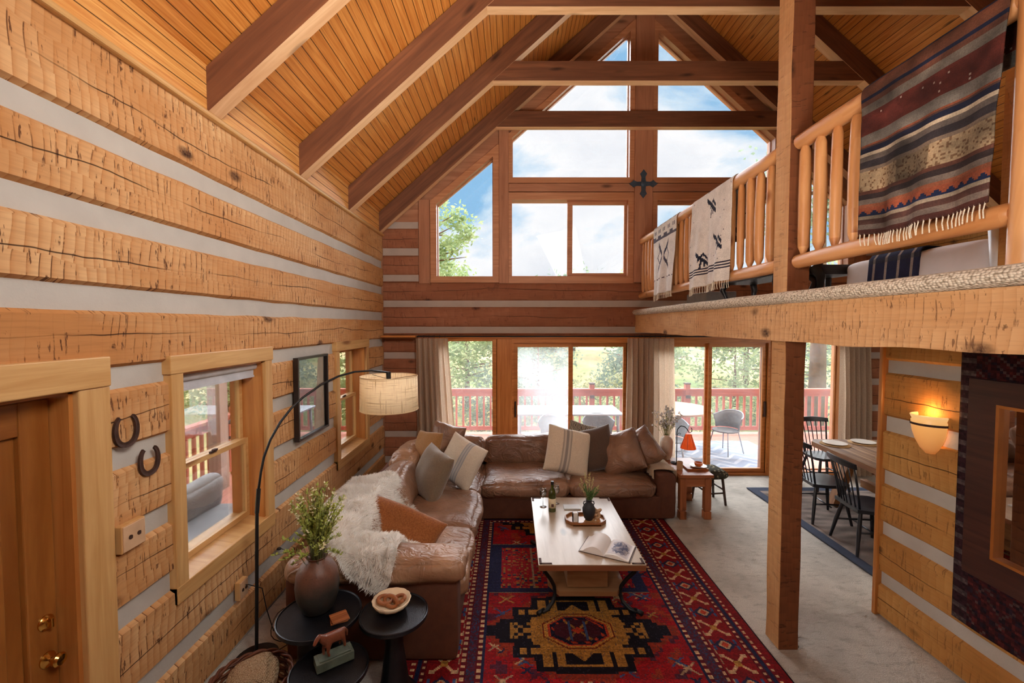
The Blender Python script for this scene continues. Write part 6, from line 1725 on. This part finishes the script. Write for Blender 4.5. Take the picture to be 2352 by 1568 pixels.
color_grid('outdoor_rug', chev, 110, 80, lambda u, v: (2.3+2.6*u, 7.05+1.9*v, -.052), attr_mat('outdoor_weave', mixn=.05), thick=.006, label='blue and white chevron outdoor rug on the deck behind the right sliding door', cat='rug')

# hillside and trees ---------------------------------------------------------
hm = NT('dry_grass_hill'); v = hm.coord('Object'); n1 = hm.noise(v, .35, 5, .65); n2 = hm.noise(v, 9, 4, .7)
c = hm.mix(hm.ramp(n1, (.40, 0.0), (.60, 1.0)), srgb(214, 190, 140), srgb(150, 168, 108)); c = hm.mix(hm.ramp(n2, (.5, 0.0), (.7, .5)), c, srgb(112, 130, 84))
hm.done(c, .95, .1)
def hz(x, y):
    d = max(0, math.hypot(max(0, abs(x-2)-4) if y < 9 else 0, max(0, y-10.5)))
    if x < -5: d = max(d, -x-5)
    return -1.3+.11*d+.8*noise.noise(Vector((x*.06, y*.06, 0)))*min(1, d/8)+max(0, d-25)*.06
vs = []; fs = []; nx, ny = 90, 70
for j in range(ny+1):
    for i in range(nx+1):
        x = -70+150*i/nx; y = -14+110*j/ny
        inside = (-4.5 < x < 8.4 and -2 < y < 9.6)
        vs.append((x, y, hz(x, y)-(0 if not inside else .4)))
for j in range(ny):
    for i in range(nx): a = j*(nx+1)+i; fs.append((a, a+1, a+nx+2, a+nx+1))
mb = MB(); mb.mesh(vs, fs); tag(mb.build('hillside', hm.m, smooth=True, kind='structure'), None)
def leaf_mat(name, a, b):
    t = NT(name); v = t.coord('Object'); n = t.noise(v, 1.7, 4, .7); f = t.noise(v, 22, 2)
    c = t.mix(t.ramp(n, (.38, 0.0), (.62, 1.0)), a, b); c = t.mix(t.ramp(f, (.4, 0.0), (.7, .4)), c, tuple(x*.55 for x in b[:3])+(1,))
    t.l.new(c, t.b.inputs['Base Color']); t.b.inputs['Roughness'].default_value = .8
    tr = t.new('ShaderNodeBsdfTranslucent'); t.l.new(c, tr.inputs[0]); mx = t.new('ShaderNodeMixShader'); mx.inputs[0].default_value = .35
    t.l.new(t.b.outputs[0], mx.inputs[1]); t.l.new(tr.outputs[0], mx.inputs[2]); t.l.new(mx.outputs[0], t.out.inputs['Surface']); return t.m
LM = [leaf_mat('bright_leaves', srgb(196, 206, 158), srgb(146, 168, 118)), leaf_mat('blue_green_needles', srgb(176, 190, 168), srgb(126, 148, 130)), leaf_mat('olive_leaves', srgb(200, 200, 150), srgb(156, 164, 112))]
bark = plain('tree_bark', srgb(128, 98, 80), .9, var=.25, scale=4)
def tree(x, y, h, r, kind, lab, n=2600, mat=0, cz=.35, ls=.16, seed=0, lean=0):
    z0 = hz(x, y)-.1; t = empty('tree' if h > 2.2 else 'bush', (x, y, z0), 0, lab, 'tree' if h > 2.2 else 'bush', 'trees and bushes beyond the deck'); rr = random.Random(seed+int(x*7+y*13))
    if h > 2.2:
        mb = MB(); mb.tube([(0, 0, 0), (lean*.3, 0, h*.4), (lean, 0, h*.93)], [h*.028, h*.02, h*.006], 7)
        for k in range(16):
            a = rr.uniform(0, 2*PI); q = rr.uniform(cz, .9); L = r*(1.05-.7*q if kind == 'cone' else .8)
            mb.tube([(lean*q, 0, h*q), (lean*q+L*math.cos(a), L*math.sin(a), h*q+.12*L)], [h*.007, .01], 4)
        mb.build('trunk', bark, t, smooth=True)
    mb = MB()
    cl = []
    for k in range(int(34*(1 if kind != 'bush' else .7))):
        q = rr.uniform(cz, 1.0); a = rr.uniform(0, 2*PI)
        if kind == 'cone': R = r*(1.12-q)*rr.uniform(.5, 1.1)
        elif kind == 'pine': R = r*rr.uniform(.25, 1.0)*(1.25-.55*q)
        else: R = r*math.sqrt(max(0, 1-((q-(1+cz)/2)/((1-cz)/2+.05))**2))*rr.uniform(.4, 1)
        cl.append((lean*q+R*math.cos(a), R*math.sin(a), h*q, r*rr.uniform(.22, .42)))
    for k in range(n):
        c = rr.choice(cl); p = Vector((c[0]+rr.gauss(0, c[3]*.55), c[1]+rr.gauss(0, c[3]*.55), max(.05, c[2]+rr.gauss(0, c[3]*.42))))
        leaf_quad(mb, p, Vector((rr.uniform(-1, 1), rr.uniform(-1, 1), rr.uniform(-.3, .8))), ls*rr.uniform(.6, 1.4), ls*.28, up=(rr.uniform(-1, 1), rr.uniform(-1, 1), rr.uniform(-1, 1)))
    mb.build('foliage', LM[mat], t)
TR = [(-3.7, 21.0, 8.0, 1.9, 'round', 'tall bright green tree showing in the far left slanted gable window', 3600, 0, .3, .24),
      (-1.6, 15.5, 3.9, 1.6, 'round', 'dense green tree behind the left end patio window', 3200, 0, .0, .18),
      (1.0, 20.0, 3.6, 1.5, 'pine', 'pale green pine behind the hazy sliding pane', 2200, 1, .15, .2),
      (3.6, 25.5, 4.6, 2.0, 'pine', 'broad pine on the slope behind the middle door stile', 2400, 1, .2, .24),
      (2.9, 13.6, 1.7, 1.0, 'bush', 'olive bush just beyond the railing behind the second sliding pane', 1600, 2, .0, .12),
      (5.6, 17.0, 4.1, 1.5, 'round', 'light green tree behind the curtain and third sliding pane', 2800, 0, .0, .18),
      (9.6, 17.8, 4.4, 1.9, 'pine', 'dark pine with drooping boughs behind the fourth sliding pane', 3400, 1, .30, .2),
      (14.0, 21.5, 5.0, 2.0, 'round', 'tall leafy tree right of the lower timber post', 3000, 0, .0, .22),
      (5.2, 12.6, 1.6, 1.0, 'bush', 'green bush against the deck railing near the dining doors', 1600, 0, .0, .12),
      (9.3, 13.2, 9.4, 2.1, 'pine', 'pine branches reaching up into the right gable windows', 2200, 1, .62, .18),
      (-9.6, 4.6, 5.0, 2.2, 'round', 'sunny shrubby tree left of the deck outside the nearer side window', 4600, 0, .0, .17),
      (-9.8, 9.6, 5.4, 2.2, 'round', 'leafy tree behind the porch post outside the nearer side window', 4600, 2, .0, .17),
      (-10.0, 15.2, 5.4, 2.6, 'round', 'green tree outside the farther side window', 4600, 0, .0, .19),
      (-5.4, 14.4, 3.6, 1.5, 'round', 'green tree beyond the deck corner', 3200, 0, .0, .17),
      (19.5, 24.0, 6.0, 2.8, 'round', 'large green tree at the right edge of the dining window', 3000, 0, .0, .24),
      (-4.5, 30.0, 5.0, 2.6, 'round', 'far green tree on the hill behind the left patio window', 2400, 0, .0, .3),
      (9.5, 31.0, 5.4, 2.8, 'round', 'far green tree on the hill behind the right sliding door', 2600, 2, .0, .3)]
TR += [(-3.2, 13.0, 2.6, 1.5, 'round', 'low green tree just past the railing behind the left curtain', 2600, 0, .0, .13),
       (-.4, 13.2, 2.1, 1.2, 'bush', 'pale green bush beyond the railing behind the left fixed pane', 2200, 1, .0, .12),
       (.9, 15.0, 3.0, 1.5, 'round', 'leafy shrub on the slope behind the hazy sliding pane', 2600, 1, .0, .14),
       (4.2, 14.6, 2.4, 1.4, 'bush', 'shrub beyond the railing just left of the third sliding pane', 2600, 1, .0, .13),
       (7.3, 14.2, 2.7, 1.5, 'bush', 'wide pale bush beyond the railing behind the fourth sliding pane', 2800, 0, .0, .13),
       (10.4, 14.8, 3.4, 1.7, 'round', 'leafy shrub behind the dining area doors', 2800, 1, .0, .14),
       (1.8, 26.0, 3.6, 2.0, 'round', 'far pale tree up the slope behind the first sliding door', 2200, 1, .0, .26),
       (6.9, 22.5, 4.4, 2.0, 'round', 'far blue-green tree up the slope behind the second sliding door', 2400, 1, .0, .22)]
for i, a in enumerate(TR): tree(*a, seed=i)
